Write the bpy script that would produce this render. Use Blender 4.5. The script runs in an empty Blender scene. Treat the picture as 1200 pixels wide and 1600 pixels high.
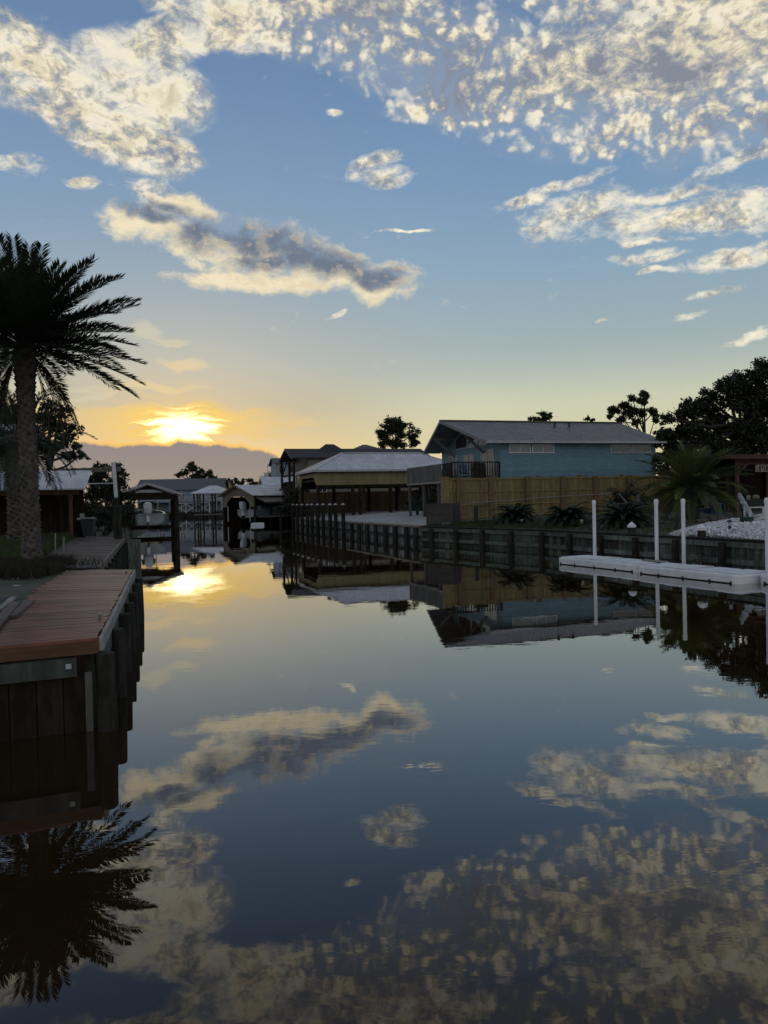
import bpy, bmesh, math, random
import numpy as np
from mathutils import Vector, Matrix
R = math.radians
SC = bpy.context.scene
COL = SC.collection

# ------------------------------------------------------------------ camera
CAM_F, CAM_H, ROLL, PITCH = 1200.0, 2.5, R(1.26), R(-0.86)
cam_d = bpy.data.cameras.new('camera')
cam = bpy.data.objects.new('camera', cam_d)
COL.objects.link(cam)
cam_d.sensor_fit = 'VERTICAL'
cam_d.sensor_height = 36.0
cam_d.lens = 36.0 * CAM_F / 1600.0
cam_d.clip_start, cam_d.clip_end = 0.1, 5000
cam.matrix_world = (Matrix.Translation((0, 0, CAM_H)) @ Matrix.Rotation(R(90) + PITCH, 4, 'X')
                    @ Matrix.Rotation(-ROLL, 4, 'Z'))
SC.camera = cam
SC.view_settings.view_transform = 'Standard'
SC.view_settings.look = 'None'
SC.view_settings.exposure = 0.0
SC.view_settings.gamma = 1.0


def ray(px, py):
    "survey of the photo: direction seen at a pixel of the 1200x1600 picture"
    x, y = px - 600, 800 - py
    a = x*math.cos(ROLL) + y*math.sin(ROLL)
    b = -x*math.sin(ROLL) + y*math.cos(ROLL)
    return (a, CAM_F*math.cos(PITCH) - b*math.sin(PITCH), CAM_F*math.sin(PITCH) + b*math.cos(PITCH))


def at(px, py, Y):
    "surveyed point at distance Y down the canal"
    a, y, z = ray(px, py)
    return Vector((a*Y/y, Y, CAM_H + z*Y/y))


def AE(px, py):
    a, y, z = ray(px, py)
    return (math.degrees(math.atan2(a, y)), math.degrees(math.atan2(z, math.hypot(a, y))))


# ------------------------------------------------------------------ sky
SUN_AZ, SUN_EL = AE(282, 664)
W = bpy.data.worlds.new('World')
SC.world = W
W.use_nodes = True
NT = W.node_tree
NT.nodes.clear()


class G:
    "tiny node-graph builder"
    def __init__(s, nt): s.nt = nt
    def n(s, t, **kw):
        nd = s.nt.nodes.new(t)
        for k, v in kw.items(): setattr(nd, k, v)
        return nd
    def put(s, sock, v):
        if isinstance(v, bpy.types.NodeSocket): s.nt.links.new(v, sock)
        elif v is not None: sock.default_value = v
    def m(s, op, a, b=None, c=None, clamp=False):
        nd = s.n('ShaderNodeMath', operation=op, use_clamp=clamp)
        s.put(nd.inputs[0], a); s.put(nd.inputs[1], b); s.put(nd.inputs[2], c)
        return nd.outputs[0]
    def v(s, op, a, b=None, out=0):
        nd = s.n('ShaderNodeVectorMath', operation=op)
        s.put(nd.inputs[0], a); s.put(nd.inputs[1], b)
        return nd.outputs[out]
    def scale(s, a, k):
        nd = s.n('ShaderNodeVectorMath', operation='SCALE')
        s.put(nd.inputs[0], a); s.put(nd.inputs['Scale'], k)
        return nd.outputs[0]
    def dot(s, a, b): return s.v('DOT_PRODUCT', a, b, 'Value')
    def xyz(s, x, y, z=0.0):
        nd = s.n('ShaderNodeCombineXYZ')
        for i, q in enumerate((x, y, z)): s.put(nd.inputs[i], q)
        return nd.outputs[0]
    def noise(s, vec, sc, det=5, rough=.55, dist=0.0, lac=2.0, out='Fac'):
        nd = s.n('ShaderNodeTexNoise')
        s.put(nd.inputs['Vector'], vec)
        for k, q in (('Scale', sc), ('Detail', det), ('Roughness', rough), ('Distortion', dist), ('Lacunarity', lac)):
            s.put(nd.inputs[k], q)
        return nd.outputs[out]
    def ss(s, x, lo, hi):
        nd = s.n('ShaderNodeMapRange', interpolation_type='SMOOTHSTEP', clamp=True)
        for k, q in enumerate((x, lo, hi, 0.0, 1.0)): s.put(nd.inputs[k], q)
        return nd.outputs[0]
    def lin(s, x, lo, hi, a=0.0, b=1.0):
        nd = s.n('ShaderNodeMapRange', clamp=True)
        for k, q in enumerate((x, lo, hi, a, b)): s.put(nd.inputs[k], q)
        return nd.outputs[0]
    def mix(s, f, a, b, mode='MIX'):
        nd = s.n('ShaderNodeMix', data_type='RGBA', blend_type=mode, clamp_factor=True)
        s.put(nd.inputs[0], f)
        for k, q in ((6, a), (7, b)):
            s.put(nd.inputs[k], q if isinstance(q, bpy.types.NodeSocket) else (*q, 1))
        return nd.outputs[2]
    def ramp(s, x, stops):
        nd = s.n('ShaderNodeValToRGB')
        e = nd.color_ramp.elements
        while len(e) < len(stops): e.new(0.5)
        for k, (p, c) in enumerate(stops):
            e[k].position = p; e[k].color = (*c, 1) if len(c) == 3 else c
        s.put(nd.inputs[0], x)
        return nd.outputs[0]


def srgb(r, g, b):
    f = lambda u: (u/255/12.92 if u/255 <= .04045 else ((u/255+.055)/1.055)**2.4)
    return (f(r), f(g), f(b))


g = G(NT)
D = g.n('ShaderNodeTexCoord').outputs['Generated']
DN = g.v('NORMALIZE', D)
sp = g.n('ShaderNodeSeparateXYZ'); g.put(sp.inputs[0], DN)
dx, dy, dz = sp.outputs
EL = g.m('MULTIPLY', g.m('ARCSINE', dz), 180/math.pi)
AZ = g.m('MULTIPLY', g.m('ARCTAN2', dx, dy), 180/math.pi)
A0 = g.xyz(AZ, EL)
sd = (math.sin(R(SUN_AZ))*math.cos(R(SUN_EL)), math.cos(R(SUN_AZ))*math.cos(R(SUN_EL)), math.sin(R(SUN_EL)))
SANG = g.m('MULTIPLY', g.m('ARCCOSINE', g.m('MINIMUM', g.dot(DN, sd), 0.99999)), 180/math.pi)   # degrees from the sun
zp = g.m('ADD', g.m('MAXIMUM', dz, 0.0), 0.06)
P = g.xyz(g.m('DIVIDE', dx, zp), g.m('DIVIDE', dy, zp))                                          # flat cloud layer overhead


def warp(amp, sc, det=3):
    w = g.n('ShaderNodeTexNoise')
    g.put(w.inputs['Vector'], DN)
    w.inputs['Scale'].default_value = sc; w.inputs['Detail'].default_value = det
    o = g.v('SUBTRACT', w.outputs['Color'], (.5, .5, .5))
    return g.v('ADD', A0, g.scale(o, amp))


AW = warp(4.0, 9.0, 4)
AWs = warp(1.6, 22.0, 4)


def blob(A, cx, cy, rx, ry, rot=0.0, w=1.0):
    c = np.array(AE(cx, cy)); t = R(rot)
    ux, uy = math.cos(t), -math.sin(t)               # rot > 0: right end higher in the picture
    h = lambda ex, ey, r: (np.array(AE(cx+ex*r, cy+ey*r)) - np.array(AE(cx-ex*r, cy-ey*r)))/2
    M = np.linalg.inv(np.column_stack([h(ux, uy, rx), h(-uy, ux, ry)]))
    d = g.v('SUBTRACT', A, (float(c[0]), float(c[1]), 0))
    p = g.dot(d, (float(M[0, 0]), float(M[0, 1]), 0)); q = g.dot(d, (float(M[1, 0]), float(M[1, 1]), 0))
    r2 = g.m('MULTIPLY_ADD', q, q, g.m('MULTIPLY', p, p))
    return g.m('MULTIPLY_ADD', r2, -w, w)


def blobs(A, rows, sm=0.35):
    o = None
    for r in rows:
        b = blob(A, *r)
        o = b if o is None else g.m('SMOOTH_MAX', o, b, sm)
    return g.m('MAXIMUM', o, -1.0)


# clear air: Nishita sky plus the pale band towards the sunset
nis = g.n('ShaderNodeTexSky', sky_type='NISHITA', sun_disc=False)
nis.sun_elevation = R(SUN_EL); nis.sun_rotation = R(SUN_AZ); nis.air_density = 1.2; nis.dust_density = 1.5; nis.ozone_density = 2.0
g.put(nis.inputs[0], DN)
nish = g.scale(nis.outputs[0], 0.10)
E01 = g.lin(EL, 0, 90)
front = g.ramp(E01, [(0.0, srgb(222, 206, 160)), (4/90, srgb(214, 209, 170)), (7/90, srgb(203, 206, 181)), (9.4/90, srgb(174, 187, 182)), (11/90, srgb(161, 178, 181)),
                     (16/90, srgb(140, 168, 190)), (22/90, srgb(121, 154, 188)), (29/90, srgb(106, 138, 177)), (38/90, srgb(94, 120, 158)),
                     (1.0, srgb(96, 114, 142))])
back = g.ramp(E01, [(0.0, srgb(178, 178, 178)), (15/90, srgb(196, 196, 196)), (35/90, srgb(180, 184, 188)), (1.0, srgb(112, 126, 148))])
fb = g.ss(dy, -0.35, 0.45)
air = g.mix(fb, back, front)
warmth = g.ss(SANG, 22.0, 7.0)
warm = g.ramp(E01, [(0.0, srgb(214, 190, 150)), (4/90, srgb(204, 186, 146)), (7/90, srgb(174, 172, 154)), (10/90, srgb(166, 176, 174)), (14/90, srgb(148, 168, 180)), (20/90, srgb(122, 152, 182)), (1.0, srgb(96, 114, 142))])
air = g.mix(g.m('MULTIPLY', warmth, 0.95), air, warm)
air = g.mix(0.08, air, nish)

CREAM, CREAM2, GREY, GREYB = srgb(242, 228, 194), srgb(205, 190, 160), srgb(112, 123, 140), srgb(148, 148, 154)

LITR = [(0.0, srgb(134, 140, 152)), (.35, srgb(170, 170, 170)), (.65, srgb(214, 204, 178)), (1.0, srgb(252, 242, 216))]

# fine structure shared by all clouds, and its slope towards the sun
SV = g.v('SUBTRACT', DN, g.scale(g.xyz(*[-q for q in sd]), -0.010))
SQ = (1.0, 1.0, 1.6)                                      # cloud structure is flatter than it is wide
f1 = g.noise(g.v('MULTIPLY', DN, SQ), 40, 8, .68, .35)
f2 = g.noise(g.v('MULTIPLY', SV, SQ), 40, 4, .68, .35)
SV2 = g.v('ADD', DN, g.scale(g.xyz(*sd), 0.03))
e1 = g.noise(DN, 15, 3, .55, .3)
e2 = g.noise(SV2, 15, 3, .55, .3)
emb2 = g.m('SUBTRACT', e1, e2)
emb = g.m('ADD', g.m('SUBTRACT', f1, f2), g.m('MULTIPLY', emb2, .8))
F1 = g.m('SUBTRACT', f1, .5)

# high rippled layer (altocumulus)
T = blobs(AW, [(40, 95, 150, 60, -22), (170, 185, 150, 40, -30), (250, 150, 80, 50, -10), (200, 80, 130, 40, 10), (180, 205, 60, 30, -20),
               (420, 40, 180, 55, -18), (600, 70, 170, 70, -25), (740, 90, 180, 85, -18), (900, 130, 190, 80, 5), (680, 125, 100, 55, -20), (560, 100, 90, 40, -20),
               (960, 200, 160, 42, 8), (1080, 100, 170, 100, 20), (1150, 190, 140, 50, 25), (640, 170, 40, 22, 0),
               (400, -70, 600, 60, 0), (1000, -50, 400, 80, 0)])
fP = g.noise(P, 3.4, 7, .6, .3)
vor = g.n('ShaderNodeTexVoronoi', feature='SMOOTH_F1'); g.put(vor.inputs['Vector'], g.v('MULTIPLY', g.v('ADD', AW, g.scale(g.v('SUBTRACT', AWs, A0), .6)), (1.05, 1.1, 0)))
vor.inputs['Scale'].default_value = 0.95; vor.inputs['Detail'].default_value = 1.6; vor.inputs['Roughness'].default_value = .45; vor.inputs['Smoothness'].default_value = .22
cell = g.m('SUBTRACT', .45, vor.outputs['Distance'])
soft = g.ss(blobs(A0, [(1060, 60, 280, 110, 10), (60, -10, 260, 60, 0), (560, -20, 200, 50, 0)]), -.3, .7)   # where the layer is smoother and greyer
left = g.ss(AZ, -4.0, -11.0)
cw = g.m('MULTIPLY', g.m('SUBTRACT', 1.0, g.m('MULTIPLY', g.m('MAXIMUM', left, soft), .85)), 2.0)
sw = g.noise(g.v('MULTIPLY', g.v('ADD', AW, g.scale(g.v('SUBTRACT', AWs, A0), 1.5)), (.16, .5, 0)), 1.0, 6, .62, 1.2)   # combed streaks
tf = g.m('MULTIPLY_ADD', g.m('SUBTRACT', fP, .5), 3.0, g.m('MULTIPLY', T, 0.8))
tf = g.m('MULTIPLY_ADD', cell, cw, tf)
tf = g.m('MULTIPLY_ADD', F1, 1.7, tf)
tf = g.m('MULTIPLY_ADD', g.m('SUBTRACT', sw, .5), g.m('MULTIPLY', left, 4.5), tf)
tf = g.m('MULTIPLY_ADD', soft, .12, tf)
dT = g.m('MULTIPLY', g.ss(tf, -1.15, 0.85), g.ss(T, -.8, -.1))
lit = g.m('MULTIPLY_ADD', cell, g.m('MULTIPLY', cw, .75), g.m('MULTIPLY_ADD', emb, 2.5, .92))
lit = g.m('SUBTRACT', lit, g.m('MULTIPLY', soft, .30))
lit = g.m('SUBTRACT', lit, g.m('MULTIPLY', g.m('SUBTRACT', fP, .5), 1.2))
lit = g.m('MULTIPLY_ADD', F1, 1.0, lit, clamp=True)
lit = g.m('SUBTRACT', lit, g.m('MULTIPLY', g.ss(tf, .25, 1.5), .38), clamp=True)
cT = g.ramp(lit, LITR)

# streaky cloud to the right
S = blobs(AWs, [(850, 303, 95, 10, 18), (910, 335, 105, 30, 12), (1050, 348, 190, 24, 6), (1000, 314, 110, 11, 10), (1160, 330, 120, 40, 8),
                (1150, 250, 110, 13, 24), (1160, 403, 110, 15, 10), (1015, 402, 60, 11, 8), (1030, 425, 35, 6, 5), (1125, 452, 45, 7, 15), (1076, 493, 30, 7, 15),
                (1180, 523, 50, 9, 18), (940, 504, 12, 3, 0), (1020, 376, 80, 5, 0), (25, 255, 48, 15, 0), (185, 255, 34, 13, 0), (128, 282, 24, 9, 0),
                (585, 250, 42, 14, 15), (590, 277, 46, 16, 5), (640, 360, 50, 3, 0), (525, 492, 14, 4, 20), (520, 172, 12, 6, 0), (250, 310, 50, 28, -30)])
st = g.noise(g.v('MULTIPLY', AW, (.22, .8, 0)), 1.0, 7, .64, .4)
sf = g.m('MULTIPLY_ADD', g.m('SUBTRACT', st, .5), 3.6, S)
sf = g.m('MULTIPLY_ADD', F1, 3.2, sf)
dS = g.ss(sf, -0.45, 1.5)
sl_ = g.m('MULTIPLY_ADD', emb, 2.8, g.m('SUBTRACT', 1.05, g.m('MULTIPLY', sf, .34)))
cS = g.ramp(g.m('MULTIPLY_ADD', F1, 1.4, sl_, clamp=True), LITR)

# dark bellied cumulus
CU = blobs(AWs, [(222, 350, 72, 32, -12), (330, 385, 90, 36, -20), (420, 398, 120, 46, -8), (510, 415, 100, 32, -15), (590, 440, 62, 30, 5),
                 (340, 434, 90, 13, 0), (300, 325, 60, 18, -20), (520, 392, 60, 11, -10), (430, 442, 140, 18, 0)])
cn = g.noise(DN, 22, 7, .62, .3)
cf = g.m('MULTIPLY_ADD', g.m('SUBTRACT', cn, .5), 2.6, CU)
cf = g.m('MULTIPLY_ADD', F1, 3.0, cf)
dC = g.ss(cf, -0.4, 1.0)
core = blobs(AWs, [(240, 325, 56, 16, -14), (400, 378, 110, 30, -8), (500, 405, 90, 24, -14), (596, 434, 44, 18, 5), (330, 360, 50, 14, -10), (440, 410, 80, 14, 0)])
ck = g.m('MULTIPLY_ADD', g.m('SUBTRACT', cn, .5), 2.0, core)
ck = g.ss(g.m('MULTIPLY_ADD', emb, -1.3, ck), -1.0, .95)
cC = g.mix(ck, CREAM, GREY)
cC = g.mix(g.m('MULTIPLY', g.ss(emb, .02, .14), .35), cC, CREAM2)

# veils round the sunset
vn = g.noise(g.v('MULTIPLY', AW, (.16, 1.0, 0)), 1.0, 7, .6, .6)
vs = g.noise(g.v('MULTIPLY', AWs, (.14, 1.5, 0)), 1.0, 6, .6, .8)          # long thin streaks
V = blobs(AWs, [(205, 606, 120, 9, -1), (150, 618, 60, 5, 14), (230, 520, 36, 18, -25), (290, 570, 42, 12, -5), (270, 535, 30, 8, 0), (60, 606, 60, 7, 0)])
vf = g.m('MULTIPLY_ADD', g.m('SUBTRACT', vs, .5), 3.0, V)
dV = g.ss(vf, -0.2, 0.9)
gold = g.mix(g.ss(SANG, 6.5, 3.5), srgb(212, 204, 178), srgb(236, 212, 164))
V2 = blobs(AWs, [(262, 660, 190, 30, 0), (150, 660, 120, 28, 0), (430, 664, 110, 7, 2), (400, 676, 70, 8, -8), (60, 650, 100, 26, 0)])
vf2 = g.m('MULTIPLY_ADD', g.m('SUBTRACT', vs, .5), 3.4, V2)
dV2 = g.ss(vf2, -0.25, 0.75)
gold2 = g.mix(g.ss(SANG, 8, 2), srgb(230, 200, 144), srgb(252, 208, 110))

# cloud bank on the horizon that hides the sun
bk = g.noise(g.xyz(AZ, g.m('MULTIPLY', EL, .8)), 0.6, 5, .55)
top = g.m('MULTIPLY_ADD', g.m('SUBTRACT', bk, .5), 1.1, AE(280, 690)[1] - 0.15)
hump = g.m('MULTIPLY', g.m('POWER', 2.718, g.m('MULTIPLY', g.m('POWER', g.m('MULTIPLY', g.m('SUBTRACT', AZ, AE(282, 690)[0]), .9), 2.0), -1.0)), .12)
rside = g.m('MULTIPLY', g.m('POWER', g.m('MAXIMUM', g.m('SUBTRACT', AZ, AE(330, 690)[0]), 0.0), 2.0), .045)
top = g.m('SUBTRACT', g.m('ADD', top, hump), rside)
topd = g.m('SUBTRACT', top, EL)
dB = g.m('MULTIPLY', g.ss(topd, -0.10, 0.16), g.ss(g.m('MULTIPLY_ADD', F1, 3.0, AZ), AE(475, 700)[0], AE(420, 700)[0]))
cB = g.ramp(g.lin(EL, 0, 6), [(0.0, srgb(172, 153, 134)), (.5, srgb(153, 142, 134)), (1.0, srgb(144, 137, 137))])
rim = g.m('MULTIPLY', g.ss(topd, -0.35, 0.0), g.ss(topd, 0.25, 0.03))

col = air
veil = g.m('MULTIPLY', g.ss(EL, 30, 6), .5)
veilT = g.m('MULTIPLY', g.ss(g.m('MULTIPLY_ADD', g.m('SUBTRACT', fP, .5), 2.5, T), -.9, .9), .30)
col = g.mix(veilT, col, srgb(178, 184, 190))
col = g.mix(dT, col, cT)
col = g.mix(g.m('MULTIPLY', dS, .95), col, cS)
col = g.mix(dC, col, cC)
col = g.mix(g.m('MULTIPLY', dV, .7), col, gold)
col = g.mix(g.m('MULTIPLY', dV2, .74), col, gold2)
# glow of the hidden sun
ga = g.xyz(g.m('MULTIPLY', g.m('SUBTRACT', AZ, SUN_AZ), .66), g.m('MULTIPLY', g.m('SUBTRACT', EL, SUN_EL - .15), 1.25))
gr = g.v('LENGTH', g.v('ADD', ga, g.scale(g.v('SUBTRACT', AW, A0), .35)), None, 'Value')
core_g = g.ss(g.m('MULTIPLY_ADD', g.m('SUBTRACT', vs, .5), -5.0, gr), 2.1, 0.2)
mid_g = g.ss(g.m('MULTIPLY_ADD', g.m('SUBTRACT', vn, .5), -7.0, gr), 3.1, 0.3)
halo = g.m('POWER', 2.718, g.m('MULTIPLY', SANG, -0.50))
col = g.mix(g.m('MULTIPLY', halo, .40), col, (1.0, .56, .12))
col = g.mix(g.m('MULTIPLY', mid_g, .55), col, srgb(255, 214, 104))
col = g.mix(core_g, col, (3.2, 2.6, 1.35))
col = g.mix(dB, col, cB)
redge = g.m('MULTIPLY', rim, g.ss(g.m('ABSOLUTE', g.m('SUBTRACT', AZ, SUN_AZ)), 9.0, 4.0))
col = g.mix(g.m('MULTIPLY', redge, .8), col, srgb(255, 200, 100))
ground_c = srgb(70, 66, 60)
col = g.mix(g.ss(EL, -0.3, -1.5), col, ground_c)
bg = g.n('ShaderNodeBackground'); g.put(bg.inputs[0], col); bg.inputs[1].default_value = 1.0
wo = g.n('ShaderNodeOutputWorld'); NT.links.new(bg.outputs[0], wo.inputs[0])

# ------------------------------------------------------------------ sun: almost gone behind the bank of cloud
sl = bpy.data.lights.new('sun', 'SUN'); sl.energy = 0.0006; sl.angle = R(1.5); sl.color = (1, .72, .40)
so = bpy.data.objects.new('sun', sl); COL.objects.link(so)
so.rotation_euler = Vector((-sd[0], -sd[1], -sd[2])).to_track_quat('-Z', 'Y').to_euler()

# ------------------------------------------------------------------ helpers
random.seed(7)
RNG = np.random.default_rng(11)


class MB:
    "collects shapes for ONE mesh; fr = optional local frame (origin x, y, angle in degrees): u right, v back, z up"
    def __init__(s, fr=None):
        s.V, s.F, s.fr = [], [], fr
        if fr:
            s.c, s.s = math.cos(R(fr[2])), math.sin(R(fr[2]))
    def w(s, p):
        if not s.fr: return tuple(p)
        u, v, z = p
        return (s.fr[0] + u*s.c - v*s.s, s.fr[1] + u*s.s + v*s.c, z)
    def add(s, vs, fs):
        k = len(s.V)
        s.V += [s.w(p) for p in vs]
        s.F += [tuple(i + k for i in f) for f in fs]
    def box(s, x0, x1, y0, y1, z0, z1):
        s.add([(x0, y0, z0), (x1, y0, z0), (x1, y1, z0), (x0, y1, z0), (x0, y0, z1), (x1, y0, z1), (x1, y1, z1), (x0, y1, z1)],
              [(3, 2, 1, 0), (4, 5, 6, 7), (0, 1, 5, 4), (1, 2, 6, 5), (2, 3, 7, 6), (3, 0, 4, 7)])
    def beam(s, p, q, w, h, up=(0, 0, 1)):
        p, q = Vector(p), Vector(q)
        d = (q - p).normalized(); up = Vector(up)
        if abs(d.dot(up)) > .98: up = Vector((0, 1, 0))
        x = d.cross(up).normalized(); y = x.cross(d).normalized()
        c = [(-1, -1), (1, -1), (1, 1), (-1, 1)]
        vs = [e + x*(a*w/2) + y*(b*h/2) for e in (p, q) for a, b in c]
        s.add(vs, [(3, 2, 1, 0), (4, 5, 6, 7), (0, 1, 5, 4), (1, 2, 6, 5), (2, 3, 7, 6), (3, 0, 4, 7)])
    def tube(s, pts, rad, n=8, cap=True):
        pts = [Vector(p) for p in pts]
        if not hasattr(rad, '__len__'): rad = [rad]*len(pts)
        vs, fs = [], []
        x = None
        for i, p in enumerate(pts):
            d = (pts[min(i+1, len(pts)-1)] - pts[max(i-1, 0)]).normalized()
            if x is None:
                x = d.cross(Vector((0, 0, 1)) if abs(d.z) < .95 else Vector((0, 1, 0))).normalized()
            else:
                x = (x - d*x.dot(d)).normalized()
            y = d.cross(x)
            for k in range(n):
                a = 2*math.pi*k/n
                vs.append(p + (x*math.cos(a) + y*math.sin(a))*rad[i])
        for i in range(len(pts)-1):
            for k in range(n):
                fs.append((i*n+k, i*n+(k+1) % n, (i+1)*n+(k+1) % n, (i+1)*n+k))
        if cap:
            fs += [tuple(range(n-1, -1, -1)), tuple(range((len(pts)-1)*n, len(pts)*n))]
        s.add(vs, fs)
    def prism(s, loop, d):
        d = Vector(d); n = len(loop)
        vs = [Vector(p) for p in loop]; vs += [p + d for p in vs]
        s.add(vs, [tuple(range(n-1, -1, -1)), tuple(range(n, 2*n))] + [(i, (i+1) % n, n+(i+1) % n, n+i) for i in range(n)])
    def slab(s, a, b, c, d, t, rib=0, rw=.05, rh=.03):
        "roof plane: eave a-b, ridge d-c, thickness t downward, ribs running up the slope"
        a, b, c, d = map(Vector, (a, b, c, d))
        n = (b-a).cross(d-a).normalized()
        if n.z < 0: n = -n
        s.prism([a, b, c, d] if (c-d).length > 1e-4 else [a, b, c], -n*t)
        if rib:
            e = (b-a).normalized(); L = (b-a).length
            up = (d-a) - e*(d-a).dot(e); H = up.length; up.normalize()
            sl, sr = (d-a).dot(e), (c-a).dot(e)
            k = rib*.5
            while k < L:
                h = H
                if k < sl: h = H*k/sl
                elif k > sr and L > sr: h = H*(L-k)/(L-sr)
                if h > .2:
                    p = a + e*k + n*rh*.45
                    s.beam(p + up*.02, p + up*(h-.04), rw, rh, n)
                k += rib
    def empty(s): return not s.V
    def build(s, name, mat, parent=None, base=None, smooth=False):
        return mk(name, s.V, s.F, mat, parent, base, smooth)


def root_loc(p):
    v = Vector((0, 0, 0))
    while p is not None:
        v += p.location; p = p.parent
    return v


def mk(name, V, F, mat, parent=None, base=None, smooth=False):
    me = bpy.data.meshes.new(name)
    V = np.asarray([tuple(v) for v in V], dtype=float).reshape(-1, 3)
    if parent is not None: off = root_loc(parent)
    elif base is not None: off = Vector(base)
    else: off = Vector(((V[:, 0].min()+V[:, 0].max())/2, (V[:, 1].min()+V[:, 1].max())/2, V[:, 2].min()))
    me.from_pydata((V - np.array(off)).tolist(), [], [list(map(int, f)) for f in F])
    me.materials.append(mat)
    if smooth: me.polygons.foreach_set('use_smooth', [True]*len(me.polygons))
    me.validate(); me.update()
    o = bpy.data.objects.new(name, me); COL.objects.link(o)
    if parent is not None: o.parent = parent
    else: o.location = off
    return o


def tag(o, label=None, cat=None, group=None, kind=None):
    for k, v in (('label', label), ('category', cat), ('group', group), ('kind', kind)):
        if v: o[k] = v
    return o


def thing(name, label, cat, loc, group=None):
    o = bpy.data.objects.new(name, None); COL.objects.link(o)
    o.location = loc; o.empty_display_size = .3
    return tag(o, label, cat, group)


def copy_thing(o, loc, label=None, rz=0.0):
    c = o.copy(); COL.objects.link(c); c.location = loc; c.rotation_euler = (0, 0, rz)
    if label: c['label'] = label
    def kids(src, dst):
        for ch in list(src.children):
            d = ch.copy(); COL.objects.link(d); d.parent = dst
            kids(ch, d)
    kids(o, c)
    return c


# ------------------------------------------------------------------ materials
def mat(name, c1, c2=None, rough=.7, scale=3.0, stretch=(1, 1, 1), island=0.0, bump=0.0, metal=0.0, spec=.4, det=5, trans=0.0, contrast=(.35, .68), grime=0.0):
    m = bpy.data.materials.new(name); m.use_nodes = True
    nt = m.node_tree; b = nt.nodes['Principled BSDF']; q = G(nt)
    tc = q.n('ShaderNodeTexCoord').outputs['Object']
    vec = q.v('MULTIPLY', tc, stretch)
    c2 = c2 or tuple(x*.6 for x in c1)
    nz = q.noise(vec, scale, det, .6, .3)
    col = q.mix(q.ss(nz, *contrast), c2, c1)
    if island:
        ri = q.n('ShaderNodeNewGeometry').outputs['Random Per Island']
        col = q.mix(1.0, col, q.ramp(ri, [(0, (1-island,)*3), (1, (1+island*.6,)*3)]), 'MULTIPLY')
    if grime:
        g2 = q.noise(tc, scale*.22, 4, .6)
        col = q.mix(q.m('MULTIPLY', q.ss(g2, .5, .72), grime), col, tuple(x*.35 for x in c2))
    q.put(b.inputs['Base Color'], col)
    b.inputs['Roughness'].default_value = rough; b.inputs['Metallic'].default_value = metal
    b.inputs['Specular IOR Level'].default_value = spec
    if bump:
        bn = q.n('ShaderNodeBump'); bn.inputs['Strength'].default_value = bump; bn.inputs['Distance'].default_value = .02
        q.put(bn.inputs['Height'], nz); q.put(b.inputs['Normal'], bn.outputs[0])
    if trans:
        b.inputs['Transmission Weight'].default_value = 0
        tr = q.n('ShaderNodeBsdfTranslucent'); q.put(tr.inputs[0], col)
        mx = q.n('ShaderNodeMixShader'); mx.inputs[0].default_value = trans
        nt.links.new(b.outputs[0], mx.inputs[1]); nt.links.new(tr.outputs[0], mx.inputs[2])
        nt.links.new(mx.outputs[0], nt.nodes['Material Output'].inputs[0])
    return m


M = {}
M['deck'] = mat('deck_boards', (.235, .090, .052), (.150, .058, .036), .42, 2.2, (1, 1, 1), .30, .15, grime=.35)
M['deck2'] = mat('old_deck_boards', (.150, .105, .085), (.085, .060, .050), .6, 2.5, (1, 1, 1), .35, .2, grime=.4)
M['rim'] = mat('rim_joist', (.115, .052, .024), (.07, .03, .014), .6, 3, (1, 1, 6), bump=.2)
M['pale'] = mat('pale_edge_board', (.30, .285, .26), (.18, .17, .155), .6, 3, (1, 1, 5), .2, .2, grime=.4)
M['treated'] = mat('treated_wood', (.150, .185, .155), (.058, .072, .062), .65, 3, (3, 3, .5), .35, .3, grime=.5)
M['dockwale'] = mat('dark_green_wale', (.060, .078, .068), (.026, .034, .030), .65, 3, (3, 3, .5), .2, .3, grime=.5)
M['piling'] = mat('piling_wood', (.040, .041, .032), (.014, .014, .011), .8, 5, (2, 2, .35), .35, .4, grime=.6, spec=.2)
M['pilingd'] = mat('dark_tarred_piling', (.026, .026, .023), (.012, .012, .010), .85, 5, (2, 2, .35), .2, .3, spec=.15)
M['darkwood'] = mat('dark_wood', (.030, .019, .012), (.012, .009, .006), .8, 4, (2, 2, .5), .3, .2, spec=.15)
M['redwood'] = mat('red_brown_wood', (.11, .040, .022), (.055, .022, .014), .65, 4, (2, 2, .5), .2, .2)
M['fence'] = mat('fence_pickets', (.225, .180, .078), (.145, .112, .048), .7, 4, (3, 3, .4), .28, .2, grime=.45)
M['fence2'] = mat('brown_fence_pickets', (.175, .112, .055), (.105, .066, .034), .7, 4, (3, 3, .4), .3, .2, grime=.4)
M['grey'] = mat('weathered_wood', (.130, .128, .124), (.065, .063, .060), .75, 4, (3, 3, .4), .3, .25, grime=.4)
M['tan'] = mat('weathered_siding', (.200, .185, .150), (.120, .112, .095), .75, 3, (3, 3, .3), .2, .2, grime=.4)
M['roofl'] = mat('pale_metal_roof', (.64, .64, .64), (.50, .50, .51), .42, 1.2, (1, 1, 1), 0, 0, .25, grime=.2)
M['roofg'] = mat('grey_metal_roof', (.165, .158, .152), (.118, .113, .108), .45, 1.5, (1, 1, 1), 0, 0, .2, grime=.25)
M['roofd'] = mat('dark_shingles', (.045, .042, .045), (.028, .026, .028), .85, 6, (1, 1, 1), 0, .3)
M['roofs'] = mat('grey_shingles', (.115, .118, .130), (.080, .082, .092), .85, 6, (1, 1, 1), 0, .3)
M['blue'] = mat('blue_siding', (.130, .245, .310), (.102, .198, .255), .6, 1.6, (1, 1, 3), .08, .05, grime=.25)
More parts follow.
